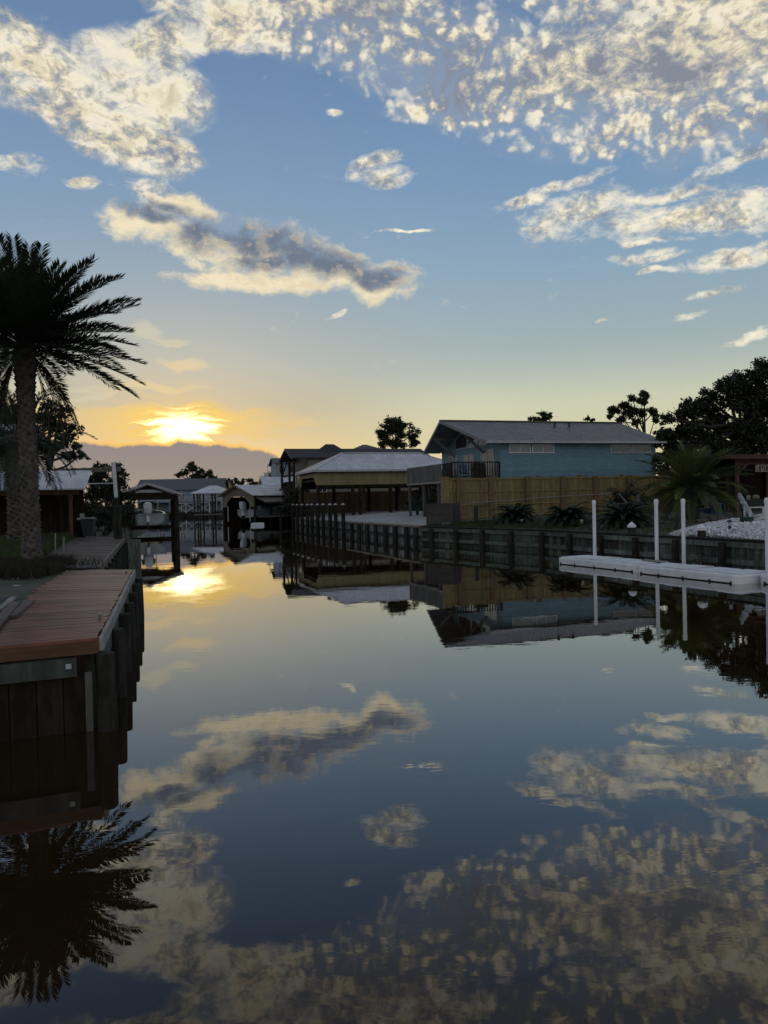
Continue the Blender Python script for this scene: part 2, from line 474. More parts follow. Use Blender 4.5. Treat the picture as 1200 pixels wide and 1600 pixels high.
M['paleblue'] = mat('pale_blue_siding', (.21, .27, .33), (.16, .21, .26), .6, 2, (1, 1, 3), .06, .05)
M['yellow'] = mat('tan_board_siding', (.235, .195, .095), (.180, .150, .072), .65, 2.5, (2, 2, .4), .10, .1, grime=.3)
M['white'] = mat('white_paint', (.62, .64, .67), (.50, .52, .55), .45, 3, (1, 1, 1), .06, .02, grime=.12)
M['trim'] = mat('white_trim', (.42, .44, .47), (.32, .34, .37), .5, 3, (1, 1, 1), .06, .02)
M['pvc'] = mat('white_pvc', (.72, .74, .76), (.62, .64, .66), .35, 4, (1, 1, .3), 0, 0, grime=.15)
M['float'] = mat('white_polyethylene', (.74, .75, .78), (.60, .61, .64), .5, 1.8, (1, 1, 1), 0, .12, grime=.22)
M['soffit'] = mat('soffit_paint', (.20, .215, .225), (.15, .16, .17), .7, 2)
M['black'] = mat('black_plastic', (.012, .012, .013), (.008, .008, .008), .5, 4)
M['screen'] = mat('dark_stained_screen', (.050, .047, .046), (.032, .030, .030), .7, 3, (.5, .5, 6), .2, .2)
M['vinyl'] = mat('vinyl_sheet_piling', (.30, .33, .37), (.10, .115, .13), .5, 3, (2, 2, .6), .3, .1, grime=.75)
M['concrete'] = mat('concrete', (.42, .41, .40), (.28, .27, .26), .85, 1.2, (1, 1, 1), 0, .1, grime=.3)
M['sand'] = mat('pale_sand', (.40, .39, .38), (.22, .215, .21), .95, 2.5, (1, 1, 1), 0, .5, grime=.4)
M['soil'] = mat('soil', (.085, .080, .055), (.035, .038, .024), .95, .8, (1, 1, 1), 0, .5)
M['grass'] = mat('grass_blades', (.062, .088, .022), (.030, .044, .012), .7, .7, (1, 1, 1), .4, trans=.25)
M['drygrass'] = mat('dry_weeds', (.050, .044, .030), (.022, .021, .015), .8, 1.2, (1, 1, 1), .4, trans=.2)
M['gravel'] = mat('white_stones', (.68, .68, .70), (.50, .50, .52), .8, 6, (1, 1, 1), .45)
M['rock'] = mat('border_rock', (.12, .115, .10), (.06, .058, .05), .9, 3, (1, 1, 1), 0, .5)
M['bark'] = mat('bark', (.050, .043, .037), (.022, .019, .017), .9, 6, (2, 2, .4), 0, .5)
M['boots'] = mat('palm_boots', (.105, .092, .082), (.045, .039, .035), .85, 6, (1, 1, 1), .45, .3)
M['palm'] = mat('palm_leaf', (.040, .058, .030), (.020, .030, .016), .5, .8, (1, 1, 1), .35, trans=.2)
M['palmy'] = mat('yellow_green_palm_leaf', (.150, .165, .045), (.055, .080, .026), .5, .8, (1, 1, 1), .45, trans=.25)
M['deadpalm'] = mat('dead_palm_leaf', (.095, .068, .048), (.045, .032, .024), .8, 1, (1, 1, 1), .4, trans=.15)
M['cycad'] = mat('cycad_leaf', (.030, .050, .024), (.014, .024, .012), .45, 1, (1, 1, 1), .35, trans=.15)
M['leafd'] = mat('dark_leaf', (.034, .046, .022), (.014, .022, .010), .55, .5, (1, 1, 1), .5, trans=.2)
M['leafp'] = mat('pine_needle', (.040, .052, .024), (.020, .028, .013), .65, .5, (1, 1, 1), .45, trans=.2)
M['leafb'] = mat('bush_leaf', (.045, .055, .030), (.018, .024, .013), .6, .6, (1, 1, 1), .5, trans=.2)
M['bluechair'] = mat('blue_paint', (.030, .095, .200), (.022, .070, .150), .5, 3, (1, 1, 1), .15)
M['pot'] = mat('green_glaze', (.012, .060, .045), (.008, .035, .028), .3, 3)
M['bin'] = mat('bin_plastic', (.028, .034, .038), (.020, .024, .027), .5, 3)
M['lid'] = mat('bin_lid', (.24, .26, .27), (.17, .18, .19), .5, 3)
M['steel'] = mat('galvanised_metal', (.30, .30, .31), (.20, .20, .21), .35, 5, (1, 1, 1), 0, 0, .8)
M['rope'] = mat('old_rope', (.22, .20, .16), (.12, .11, .09), .9, 20)
M['hull'] = mat('boat_gelcoat', (.32, .38, .41), (.26, .31, .34), .25, 2, (1, 1, 1), 0, 0, grime=.2)
M['engine'] = mat('outboard_cowl', (.62, .66, .74), (.52, .56, .64), .25, 2)
M['hose'] = mat('pale_conduit', (.26, .26, .26), (.18, .18, .18), .5, 4)


def glass(name, tint=(.04, .05, .06), rough=.06):
    m = mat(name, tint, tuple(x*.7 for x in tint), rough, .6, spec=.9)
    return m


M['glass'] = glass('window_glass')
M['blind'] = glass('window_with_blinds', (.13, .165, .19), .10)
M['sunset_glass'] = mat('windscreen', (.46, .36, .20), (.34, .26, .15), .15, 2, spec=.9)  # sunset reflected in the boat windscreen, put into its tan base colour


def water_mat():
    m = bpy.data.materials.new('canal_water'); m.use_nodes = True
    nt = m.node_tree; b = nt.nodes['Principled BSDF']; q = G(nt)
    tc = q.n('ShaderNodeTexCoord').outputs['Object']
    # long lazy swell plus patches of fine ripple
    a1 = q.noise(q.v('MULTIPLY', tc, (.55, .9, 1)), 1.0, 3, .5, .4)
    a2 = q.noise(q.v('MULTIPLY', tc, (1.6, 3.4, 1)), 1.0, 3, .55, .3)
    a3 = q.noise(q.v('MULTIPLY', tc, (5, 9, 1)), 1.0, 2, .5)
    pt = q.ss(q.noise(tc, .22, 3, .6), .42, .66)
    h = q.m('MULTIPLY_ADD', a2, q.m('MULTIPLY_ADD', pt, .11, .025), q.m('MULTIPLY', a1, .22))
    h = q.m('MULTIPLY_ADD', a3, q.m('MULTIPLY_ADD', pt, .012, .002), h)
    bn = q.n('ShaderNodeBump'); bn.inputs['Strength'].default_value = 1.0; bn.inputs['Distance'].default_value = WAVE
    q.put(bn.inputs['Height'], h)
    nt.nodes.remove(b)
    # tea coloured water under a mirror surface whose gloss falls off from grazing to steep view
    lw = q.n('ShaderNodeLayerWeight'); lw.inputs['Blend'].default_value = .5; q.put(lw.inputs['Normal'], bn.outputs[0])
    fr = q.m('MULTIPLY_ADD', q.m('POWER', lw.outputs['Facing'], 3.6), 1.0, .010)
    df = q.n('ShaderNodeBsdfDiffuse'); df.inputs['Color'].default_value = (.020, .011, .0035, 1)
    gl = q.n('ShaderNodeBsdfGlossy'); gl.inputs['Roughness'].default_value = 0.0; gl.inputs['Color'].default_value = (1, 1, 1, 1); q.put(gl.inputs['Normal'], bn.outputs[0])
    mx = q.n('ShaderNodeMixShader'); q.put(mx.inputs[0], fr)
    nt.links.new(df.outputs[0], mx.inputs[1]); nt.links.new(gl.outputs[0], mx.inputs[2])
    nt.links.new(mx.outputs[0], nt.nodes['Material Output'].inputs[0])
    return m


WAVE = .0075
M['water'] = water_mat()

# ------------------------------------------------------------------ water and ground
mk('water', [(-500, -120, 0), (500, -120, 0), (500, 420, 0), (-500, 420, 0)], [(0, 1, 2, 3)], M['water'], base=(0, 0, 0))
COL.objects['water']['kind'] = 'structure'
RW = [(26, -6), (16.0, 14.85), (11.75, 23.56), (7.27, 35.06), (3.5, 40.9), (2.14, 42.93), (-8.35, 72.3)]     # right sea wall
LW = [(-57, -13.7), (-3.22, 8.62), (-5.80, 17.73), (-6.98, 18.52), (-12.04, 35.64), (-13.2, 38.5), (-24.5, 75), (-34, 112), (-46, 166)]


def gz(x, y):
    "ground height on the right bank"
    d = min(seg_d((x, y), RW[i], RW[i+1]) for i in range(len(RW)-1))
    return 1.0 + .42*min(1, max(0, d-.4)/7.0)


def seg_d(p, a, b):
    ax, ay = a; bx, by = b
    t = max(0, min(1, ((p[0]-ax)*(bx-ax) + (p[1]-ay)*(by-ay))/((bx-ax)**2 + (by-ay)**2)))
    return math.hypot(p[0]-ax-t*(bx-ax), p[1]-ay-t*(by-ay))


def bank(name, line, dirs, dist, zf, m, skirt=-1.5):
    V, F = [], []
    pts = []
    for i in range(len(line)-1):
        n = max(1, int(math.dist(line[i], line[i+1])/2.0))
        for k in range(n):
            t = k/n
            pts.append((line[i][0]*(1-t)+line[i+1][0]*t, line[i][1]*(1-t)+line[i+1][1]*t,
                        dirs[i][0]*(1-t)+dirs[i+1][0]*t, dirs[i][1]*(1-t)+dirs[i+1][1]*t))
    pts.append((*line[-1], *dirs[-1]))
    nd = len(dist)+1
    for (x, y, a, b) in pts:
        V.append((x, y, skirt))
        for d in dist:
            xx, yy = x+a*d, y+b*d
            V.append((xx, yy, zf(xx, yy, d)))
    for i in range(len(pts)-1):
        for k in range(nd-1):
            F.append((i*nd+k, i*nd+k+1, (i+1)*nd+k+1, (i+1)*nd+k))
    o = mk(name, V, F, m, base=(0, 0, 0), smooth=True); o['kind'] = 'structure'
    return o


bank('ground', RW + [(-5.5, 78), (-9, 92), (-16, 128), (-22, 166), (-150, 170)],
     [(1, .1), (1, .2), (.95, .35), (.9, .45), (.85, .5), (.85, .55), (.9, .45), (1, .3), (1, .3), (1, .3), (.6, 1), (0, 1)],
     [0, .4, 1.5, 3, 5, 7.4, 12, 25, 60, 200, 600], lambda x, y, d: 1.0 + .42*min(1, max(0, d-.4)/7.0) + (.05*math.sin(x*1.7)*math.cos(y*1.3) if 1 < d < 60 else 0), M['soil'])
bank('ground', LW, [(-.3, .9), (-.85, .5), (-1, .1), (-1, .1), (-1, .1), (-1, .1), (-1, .1), (-1, .1), (-1, .1)],
     [.12, 1.2, 1.9, 3, 5, 9, 20, 60, 200, 600], lambda x, y, d: .88 if d < 1.5 else 1.0 + .2*min(1, (d-1.5)/5) + .04*math.sin(x*2.1)*math.cos(y*1.7), M['soil'])

# ------------------------------------------------------------------ near dock on the left
KS, DZ = .948, .08      # survey of the left bank: scale of the deck plan and its height above .95 m
P1, P2, P3 = Vector((-3.44, 9.09, 0))*KS, Vector((-6.16, 18.7, 0))*KS, Vector((-7.93, 19.14, 0))*KS
P4 = Vector((-4.87, 8.47, 0))*KS
dock = thing('dock', 'red brown board dock along the left bank, nearest the water in front', 'dock', (-5, 13, 0))
mb = MB(); nb = 72
for i in range(nb):
    t0, t1 = i/nb, (i+1)/nb
    a, b = P1.lerp(P2, t0), P1.lerp(P2, t1); c, d = P4.lerp(P3, t1), P4.lerp(P3, t0)
    gap = .004 + .004*random.random(); e = (b-a).normalized()*gap
    zt = 1.03 + random.uniform(-.004, .004); jr = random.uniform(-.01, .02); jl = random.uniform(-.06, .06)
    r_ = (a-d).normalized()
    q4 = [a+e+r_*jr, b-e+r_*jr, c-e-r_*jl, d+e-r_*jl]
    mb.prism([(p.x, p.y, zt-.035) for p in q4], (0, 0, .035))
mb.build('decking', M['deck'], dock)
sd_ = (P2-P1).normalized(); nr = Vector((sd_.y, -sd_.x, 0)); fd = (P4-P1).normalized(); nf = Vector((-fd.y, fd.x, 0))
if nf.y > 0: nf = -nf
Z = lambda p, z: Vector((p.x, p.y, z))
mb = MB(); mb.beam(Z(P1-fd*.02, .925)+nf*.02, Z(P1+fd*2.6, .925)+nf*.02, .045, .135); mb.build('rim_joist', M['rim'], dock)
mb = MB(); mb.beam(Z(P1-sd_*.03, .955)+nr*.045, Z(P2, .955)+nr*.045, .045, .15); mb.build('edge_board', M['pale'], dock)
mb = MB(); mb.beam(Z(P1+fd*.22, .735)+nf*.06, Z(P1+fd*2.6, .735)+nf*.06, .09, .20)
mb.build('wale', M['dockwale'], dock)
mb = MB(); mb.beam(Z(P1+sd_*.1, .78)+nr*.03, Z(P2, .78)+nr*.03, .07, .18); mb.build('wale', M['dockwale'], dock)
mb = MB()
for i in range(10):
    a = P1 + fd*(.10+.27*i); b = P1 + fd*(.10+.27*(i+1)-.012)
    mb.beam(Z(a, .2)-nf*.01, Z(a, .2)-nf*.01+fd*.001, .01, .01)
    mb.prism([Z(a, -.8)-nf*.03, Z(b, -.8)-nf*.03, Z(b, -.8)+nf*.015, Z(a, -.8)+nf*.015], (0, 0, 1.65))
for i in range(34):
    a = P1 + sd_*(.10+.285*i); b = P1 + sd_*(.10+.285*(i+1)-.012)
    mb.prism([Z(a, -.8)-nr*.05, Z(b, -.8)-nr*.05, Z(b, -.8)-nr*.01, Z(a, -.8)-nr*.01], (0, 0, 1.68))
mb.build('wall_boards', M['darkwood'], dock)
mb = MB(); a = P1 + fd*.10; mb.beam(Z(a, -.3)+nf*.04, Z(a, .66)+nf*.04, .075, .04, (nf.x, nf.y, 0)); mb.build('batten', M['grey'], dock)
mb = MB(); a = P1 + fd*.26; mb.box(a.x-.03, a.x+.03, a.y-.125, a.y-.09, .73, .785); mb.build('outlet_cover', M['trim'], dock)
for x, y in [(-3.33, 9.05), (-3.76, 10.66), (-4.19, 12.2), (-4.65, 13.83), (-5.09, 15.4), (-5.54, 17.0), (-5.98, 18.55)]:
    x, y = x*KS, y*KS
    mb = MB(); n = 9; h = random.uniform(.84, .89)
    mb.tube([(x, y, -1.2), (x+.01, y, 0), (x, y, h-.02), (x, y, h)], [.115, .108, .10, .092], 12)
    mb.build('piling', M['piling'], dock)
for t in (.165, .90):
    a = P1.lerp(P2, t) - nr*.09
    mb = MB(); mb.beam(Z(a-sd_*.03, 1.035), Z(a-sd_*.03, 1.08), .03, .03); mb.beam(Z(a+sd_*.03, 1.035), Z(a+sd_*.03, 1.08), .03, .03)
    mb.tube([Z(a-sd_*.11, 1.095), Z(a-sd_*.05, 1.085), Z(a+sd_*.05, 1.085), Z(a+sd_*.11, 1.095)], [.008, .013, .013, .008], 8)
    mb.build('cleat', M['steel'], dock)

# old walkway behind it
W1, W2 = Vector((-7.36, 19.54, 0))*KS, Vector((-12.64, 37.15, 0))*KS
W4, W3 = Vector((-9.2, 19.9, 0))*KS, Vector((-15.76, 39.5, 0))*KS
walk = thing('walkway', 'weathered grey brown walkway running along the left bank behind the red dock', 'walkway', (-11, 29, 0))
mb = MB(); nb = 100
for i in range(nb):
    t0, t1 = i/nb, (i+1)/nb
    a, b = W1.lerp(W2, t0), W1.lerp(W2, t1); c, d = W4.lerp(W3, t1), W4.lerp(W3, t0)
    e = (b-a).normalized()*(.006+.006*random.random()); zt = 1.03 + random.uniform(-.012, .012)
    mb.prism([Z(p, zt-.035) for p in (a+e, b-e, c-e, d+e)], (0, 0, .035))
mb.build('decking', M['deck2'], walk)
wd = (W2-W1).normalized(); wn = Vector((wd.y, -wd.x, 0))
mb = MB(); mb.beam(Z(W1, .98)+wn*.05, Z(W2, .98)+wn*.05, .06, .13); mb.build('edge_board', M['deck2'], walk)
mb = MB()
for i in range(60):
    a = W1 + wd*(.305*i); b = a + wd*.29
    mb.prism([Z(a, -.9)-wn*.03, Z(b, -.9)-wn*.03, Z(b, -.9)+wn*.01, Z(a, -.9)+wn*.01], (0, 0, 1.81))
mb.build('wall_boards', M['treated'], walk)
for i in range(10):
    a = W1.lerp(W2, (i+.3)/10) + wn*.14
    mb = MB(); mb.tube([Z(a, -1.2), Z(a, .6), Z(a, .86)], [.11, .10, .095], 10); mb.build('piling', M['piling'], walk)
mb = MB(); a = W2 + wd*.3
mb.prism([Z(a, -.9), Z(a+wn*.75, -.9), Z(a+wn*.75+wd*.06, -.9), Z(a+wd*.06, -.9)], (0, 0, 1.85)); mb.build('return_wall', M['treated'], walk)

for k, (px, wdt) in enumerate([(181, .12), (188, .12)]):
    p = at(px, 842, 34.6); mb = MB(); mb.tube([(p.x, p.y, -.9), (p.x, p.y, 1.5), (p.x, p.y, 2.50)], [.10, .095, .09], 12)
    mb.tube([(p.x, p.y, 2.50), (p.x, p.y, 2.54)], [.095, .05], 12)
    tag(mb.build('mooring_post', M['piling']), ['dark mooring post at the far end of the left walkway, left one of a pair',
        'dark mooring post at the far end of the left walkway, right one of a pair'][k], 'post', 'pair of mooring posts on the walkway')

# sand, planks, tarp, weeds between dock and palm
V, F = [], []
nx, ny = 26, 44
for j in range(ny):
    t = j/(ny-1); r0 = P4.lerp(P3, t) + Vector((.12, 0, 0)); far = r0 + Vector((-5.5, .6, 0))
    for i in range(nx):
        s = i/(nx-1); p = r0.lerp(far, s)
        hz = .965 + .13*min(1, s*2.2) + .035*math.sin(p.x*5+p.y*2.3)*math.sin(p.y*3.7-p.x) + random.uniform(-.008, .008)
        V.append((p.x, p.y, hz if s > .03 else .95))
for j in range(ny-1):
    for i in range(nx-1): F.append((j*nx+i, j*nx+i+1, (j+1)*nx+i+1, (j+1)*nx+i))
o = mk('sand', V, F, M['sand'], base=(0, 0, 0), smooth=True); o['kind'] = 'structure'
for k, (a, b, w_, m_, lab) in enumerate([
        ((0, 952), (21, 934), .09, 'pale', 'short pale offcut plank on the sand left of the dock'),
        ((-14, 985), (24, 942), .13, 'deck2', 'brown plank lying between two others at the left dock edge'),
        ((17, 964), (47, 939), .13, 'deck2', 'loose brown plank lying on the dock boards, nearest the water')]):
    p, q_ = [Vector(at(*c, 11)) for c in (a, b)]
    def gnd(px, py, z):
        r = ray(px, py); t = (z-CAM_H)/r[2]; return Vector((r[0]*t, r[1]*t, z))
    zz = 1.055 + .02*(k == 1); p, q_ = gnd(*a, zz), gnd(*b, zz)
    mb = MB(); mb.beam(p, q_, w_, .038); tag(mb.build('plank', M[m_]), lab, 'plank', 'loose planks by the dock')
V, F = [], []; A_, B_ = Vector((-7.35, 19.2, 0))*KS, Vector((-9.0, 19.75, 0))*KS
for j in range(7):
    for i in range(16):
        s, t = i/15, j/6; p = A_.lerp(B_, s) + Vector((.12, .62, 0))*(t-.5)
        V.append((p.x, p.y, 1.045 + .10*math.sin(math.pi*t)*math.sin(math.pi*min(1, s*1.2+.05))*(.7+.3*math.sin(9*s+3*t)) + .006*math.sin(31*s)))
for j in range(6):
    for i in range(15): F.append((j*16+i, j*16+i+1, (j+1)*16+i+1, (j+1)*16+i))
tarp = mk('tarp', V, F, M['black'], smooth=True)
md = tarp.modifiers.new('thickness', 'SOLIDIFY'); md.thickness = .008
tag(tarp, 'crumpled black tarp where the red dock meets the old walkway', 'tarp')
for k, px in enumerate((86, 99)):
    p = at(px, 850, 25); mb = MB(); mb.beam((p.x, p.y, .98), (p.x+.02, p.y, 1.05+(.62, .5)[k]), .035, .035)
    tag(mb.build('stake', M['pale']), ['taller thin pale stake in the grass right of the palm trunk', 'shorter thin stake in the grass further from the palm trunk'][k], 'stake', 'garden stakes by the palm')


def blades(name, pts, h, w, m, lean=.5, kind='stuff'):
    V, F = [], []
    for (x, y, z) in pts:
        a = random.uniform(0, 6.283); hh = h*random.uniform(.5, 1.25); l = lean*hh*random.uniform(.2, 1)
        dx_, dy_ = math.cos(a), math.sin(a); b = a + random.uniform(-1.2, 1.2); lx, ly = math.cos(b)*l, math.sin(b)*l
        k = len(V)
        V += [(x-dx_*w, y-dy_*w, z), (x+dx_*w, y+dy_*w, z), (x+dx_*w*.7+lx*.4, y+dy_*w*.7+ly*.4, z+hh*.6), (x-dx_*w*.7+lx*.4, y-dy_*w*.7+ly*.4, z+hh*.6), (x+lx, y+ly, z+hh)]
        F += [(k, k+1, k+2, k+3), (k+3, k+2, k+4)]
    o = mk(name, V, F, m, base=(0, 0, 0)); o['kind'] = kind
    return o


U = random.uniform
gp = []
while len(gp) < 9000:
    y = U(18.9, 35); e = W4.lerp(W3, (y-18.9)/18.5); x = e.x - abs(random.gauss(0, 2.6)) - .02
    if x > -20: gp.append((x, y, 1.08))
blades('grass', gp, .32, .012, M['grass'])
gp = []
while len(gp) < 7000:
    t = U(.80, 1.15); e = P4.lerp(P3, t); x = e.x - .15 - abs(random.gauss(0, 1.5)); y = e.y + U(-.6, .6)
    if x > -14 and not (t < .85 and e.x-x > 2.6): gp.append((x, y, 1.04))
for _ in range(2500):
    a, r = U(0, 6.28), abs(random.gauss(0, 1.0)); gp.append((-8.75+r*math.cos(a)*.8, 18.2+r*math.sin(a)*.8, 1.05))
blades('weeds', gp, .26, .010, M['drygrass'], 1.2)


# ------------------------------------------------------------------ palms
def frond(V, F, base, az, el, L, droop, leaf, n, wid, vee=.45, rad=.022, leaf_droop=.08, start=.14):
    p = Vector(base); ca, sa = math.cos(az), math.sin(az)
    N = 14; pts, tan = [], []
    e = el
    for i in range(N+1):
        pts.append(p.copy()); d = Vector((ca*math.cos(e), sa*math.cos(e), math.sin(e))); tan.append(d)
        p = p + d*(L/N); e -= droop/N*(.4+1.2*i/N)
    side = Vector((-sa, ca, 0))
    for i in range(N):                                       # midrib
        r0, r1 = rad*(1-.85*i/N), rad*(1-.85*(i+1)/N); k = len(V)
        u0, u1 = side.cross(tan[i]), side.cross(tan[i+1])
        V += [pts[i]+side*r0, pts[i]-side*r0, pts[i]-u0*r0*.8, pts[i+1]+side*r1, pts[i+1]-side*r1, pts[i+1]-u1*r1*.8]
        F += [(k, k+1, k+4, k+3), (k+1, k+2, k+5, k+4), (k+2, k, k+3, k+5)]
    for j in range(n):
        t = start + (1-start)*(j+.5)/n
        f_ = t*N; i = min(N-1, int(f_)); fr = f_-i
        c = pts[i].lerp(pts[i+1], fr); d = tan[i].lerp(tan[i+1], fr).normalized(); up = d.cross(side); up = up if up.z > 0 else -up
        ll = leaf*(.35+.65*math.sin(math.pi*min(1, .15+.8*t)))*random.uniform(.8, 1.15)
        for sg in (-1, 1):
            fw = .75 + .45*t + random.uniform(-.15, .15); vv = vee*random.uniform(.3, 1.5)
            q_ = (side*sg + d*fw + up*vv).normalized()
            tip = c + q_*ll + Vector((0, 0, -leaf_droop*ll*random.uniform(.3, 1)))
            mid = c + q_*ll*.5
            wv = d.cross(q_).cross(q_); wv = wv.normalized()*wid*.5 if wv.length > 1e-5 else d*wid*.5
            k = len(V); V += [c, mid+wv, tip, mid-wv]; F += [(k, k+1, k+2, k+3)]


def palm_tree(name, label, base, H, r0, r1, nf, L, leaf, nl, wid, mleaf, elmin=-35, elmax=82, droop=.95, boots=0, dead=0, lean=(0, 0), mtrunk='boots', seed=3, group=None, bulge=.0, cat='palm tree'):
    random.seed(seed)
    b = Vector(base); top = b + Vector((lean[0], lean[1], H))
    t_ = thing(name, label, cat, b, group)
    mb = MB(); n = 9; P_, R_ = [], []
    for i in range(n+1):
        s = i/n; P_.append(b.lerp(top, s) + Vector((0, 0, -.25 if i == 0 else 0)))
        R_.append((r0+(r1-r0)*s) + r0*.45*math.exp(-s*14) + bulge*math.exp(-((s-.95)/.12)**2))
    mb.tube(P_, R_, 14)
    for k in range(boots):
        s = (k+.5)/boots*.985; a = k*2.39996; c = b.lerp(top, s)
        rr = (r0+(r1-r0)*s) + r0*.45*math.exp(-s*14) + bulge*math.exp(-((s-.95)/.12)**2)
        w_, h_ = rr*.36, H/boots*21*.62; ra = Vector((math.cos(a), math.sin(a), 0)); ta = Vector((-math.sin(a), math.cos(a), 0)); o_ = rr*random.uniform(.16, .30)
        kk = [c+ra*rr*.90-Vector((0, 0, h_*.5)), c+ra*rr*.92+ta*w_, c+ra*rr*.95+Vector((0, 0, h_*.45)), c+ra*rr*.92-ta*w_, c+ra*(rr+o_)+Vector((0, 0, h_*.25))]
        mb.add(kk, [(0, 1, 4), (1, 2, 4), (2, 3, 4), (3, 0, 4)])
    mb.build('trunk', M[mtrunk], t_)
    V, F = [], []
    for k in range(nf):
        s = (k+.5)/nf; a = k*2.39996 + random.uniform(-.25, .25)
        el = R(elmax + (elmin-elmax)*s**.9) + random.uniform(-.12, .12)
        bb = top + Vector((math.cos(a)*r1*.5, math.sin(a)*r1*.5, .25*(1-s)*r1/.3 - .1))
        frond(V, F, bb, a, el, L*random.uniform(.85, 1.1)*(1-.25*max(0, .25-s)/.25), droop*random.uniform(.7, 1.3), leaf, nl, wid, rad=.03*L/4)
    mk('crown', V, F, M[mleaf], t_)
    if dead:
        V, F = [], []
        for k in range(dead):
            a = k*2.39996*1.3 + .5
            frond(V, F, top + Vector((math.cos(a)*r1*.8, math.sin(a)*r1*.8, -.25)), a, R(random.uniform(-78, -48)), L*random.uniform(.55, .9), random.uniform(.25, .5), leaf*.75, nl//2, wid*.9, rad=.03, leaf_droop=.6)
        mk('dead_fronds', V, F, M['deadpalm'], t_)
    return t_


palm_tree('date_palm', 'tall date palm with patterned trunk and dead hanging fronds on the left bank', (-8.50, 18.5, 1.05), 5.42, .195, .185, 100, 2.62, .50, 80, .034, 'palm',
          elmin=-14, droop=.42, boots=380, dead=11, seed=5, bulge=.07, lean=(-.10, .1))
palm_tree('date_palm', 'dark second palm trunk standing behind the tall date palm at the left edge', (-14.1, 29.6, 1.0), 4.3, .36, .34, 40, 2.6, .40, 50, .034, 'palm',
          elmin=-50, boots=260, dead=6, seed=8)
palm_tree('date_palm', 'low bushy yellow green palm behind the white gravel on the right bank', (14.05, 35, 1.35), 1.45, .24, .24, 84, 2.45, .40, 84, .030, 'palmy',
          elmin=-26, elmax=88, droop=.75, boots=120, seed=12, bulge=.06)

# ------------------------------------------------------------------ right bank: sea walls
def along(line, step, s0=0.0):
    out, acc = [], s0
    for a, b in zip(line[:-1], line[1:]):
        a, b = Vector((*a, 0)), Vector((*b, 0)); L = (b-a).length; d = (b-a)/L; n = Vector((d.y, -d.x, 0))
        if n.x > 0: n = -n                                   # towards the canal
        s = acc
        while s < L:
            out.append((a + d*s, d, n)); s += step
        acc = s - L
    return out


wl = RW[1:6]
wall = thing('seawall', 'dark board seawall with pilings holding the grassy right bank behind the white dock', 'seawall', (9, 30, 0))
mb = MB()
for p, d, n in along(wl, .30):
    z0 = .90
    mb.prism([Z(p-n*.04, -.9), Z(p+d*.285-n*.04, -.9), Z(p+d*.285, -.9), Z(p, -.9)], (0, 0, .9+z0))
mb.build('wall_boards', M['treated'], wall)
for zz, hh, nm in ((.84, .19, 'wale'), (.28, .17, 'wale')):
    mb = MB()
    for a, b in zip(wl[:-1], wl[1:]):
        a, b = Vector((*a, zz)), Vector((*b, zz)); d = (b-a).normalized(); n = Vector((d.y, -d.x, 0)); n = -n if n.x > 0 else n
        L = (b-a).length; k = 0
        while k < L:
            k2 = min(L, k+2.44); mb.beam(a+d*(k+.004)+n*.055, a+d*(k2-.004)+n*.055, .085, hh); k = k2
    mb.build(nm, M['treated'], wall)
mb = MB()
for a, b in zip(wl[:-1], wl[1:]):
    a, b = Vector((*a, 1.0)), Vector((*b, 1.0)); d = (b-a).normalized(); n = Vector((d.y, -d.x, 0)); n = -n if n.x > 0 else n
    mb.beam(a+n*.03, b+n*.03, .30, .045)
mb.build('cap_board', M['piling'], wall)
for p, d, n in along(wl, 2.12, .7):
    c = p + n*.22; mb = MB()
    mb.tube([Z(c, -1.2), Z(c, .5), Z(c, .90)], [.13, .125, .115], 10); mb.build('piling', M['piling'], wall)
pl = None
for k, (px, Y) in enumerate(((987, 29.85), (1096, 26.3))):
    c = at(px, 822, Y); t_ = thing('capped_piling', ['dark piling with white pointed cap in front of the cycad by the white dock',
                                                     'dark piling with white pointed cap in front of the white gravel'][k], 'piling', (c.x, c.y, 0), 'capped pilings behind the white dock')
    mb = MB(); mb.tube([(c.x, c.y, -1.2), (c.x, c.y, .6), (c.x, c.y, 1.27)], [.15, .145, .135], 12); mb.build('post', M['piling'], t_)
    mb = MB(); mb.tube([(c.x, c.y, 1.24), (c.x, c.y, 1.32), (c.x, c.y, 1.46)], [.165, .165, .015], 14); mb.build('cap', M['pvc'], t_)
for k, (px, py, Y) in enumerate(((944, 860, 31.0), (1034, 868, 28.0), (1098, 872, 26.2))):
    c = at(px, py, Y); mb = MB()
    c = c + Vector((-.24, -.12, 0))
    for j in range(3):
        mb.tube([c + Vector((.17*math.cos(q_)-.02, .17*math.sin(q_)+.1, .05*j + .02*math.sin(3*q_+j))) for q_ in np.linspace(0, 6.283, 14)], .022, 6)
    for j in range(5):
        a = U(-1, 1); mb.tube([c, c + Vector((a*.12, -.05, .05)), c + Vector((a*.22, -.06, -.12-.08*U(0, 1))), c + Vector((a*.25, -.06, -.28*U(.4, 1)))], .014, 5)
    tag(mb.build('mooring_rope', M['rope']), ['frayed rope knotted round a seawall piling left of the white poles', 'frayed rope knotted on the piling between the two middle white poles',
                                             'rope tied round the piling below the white cap by the gravel'][k], 'rope', 'ropes on the seawall pilings')

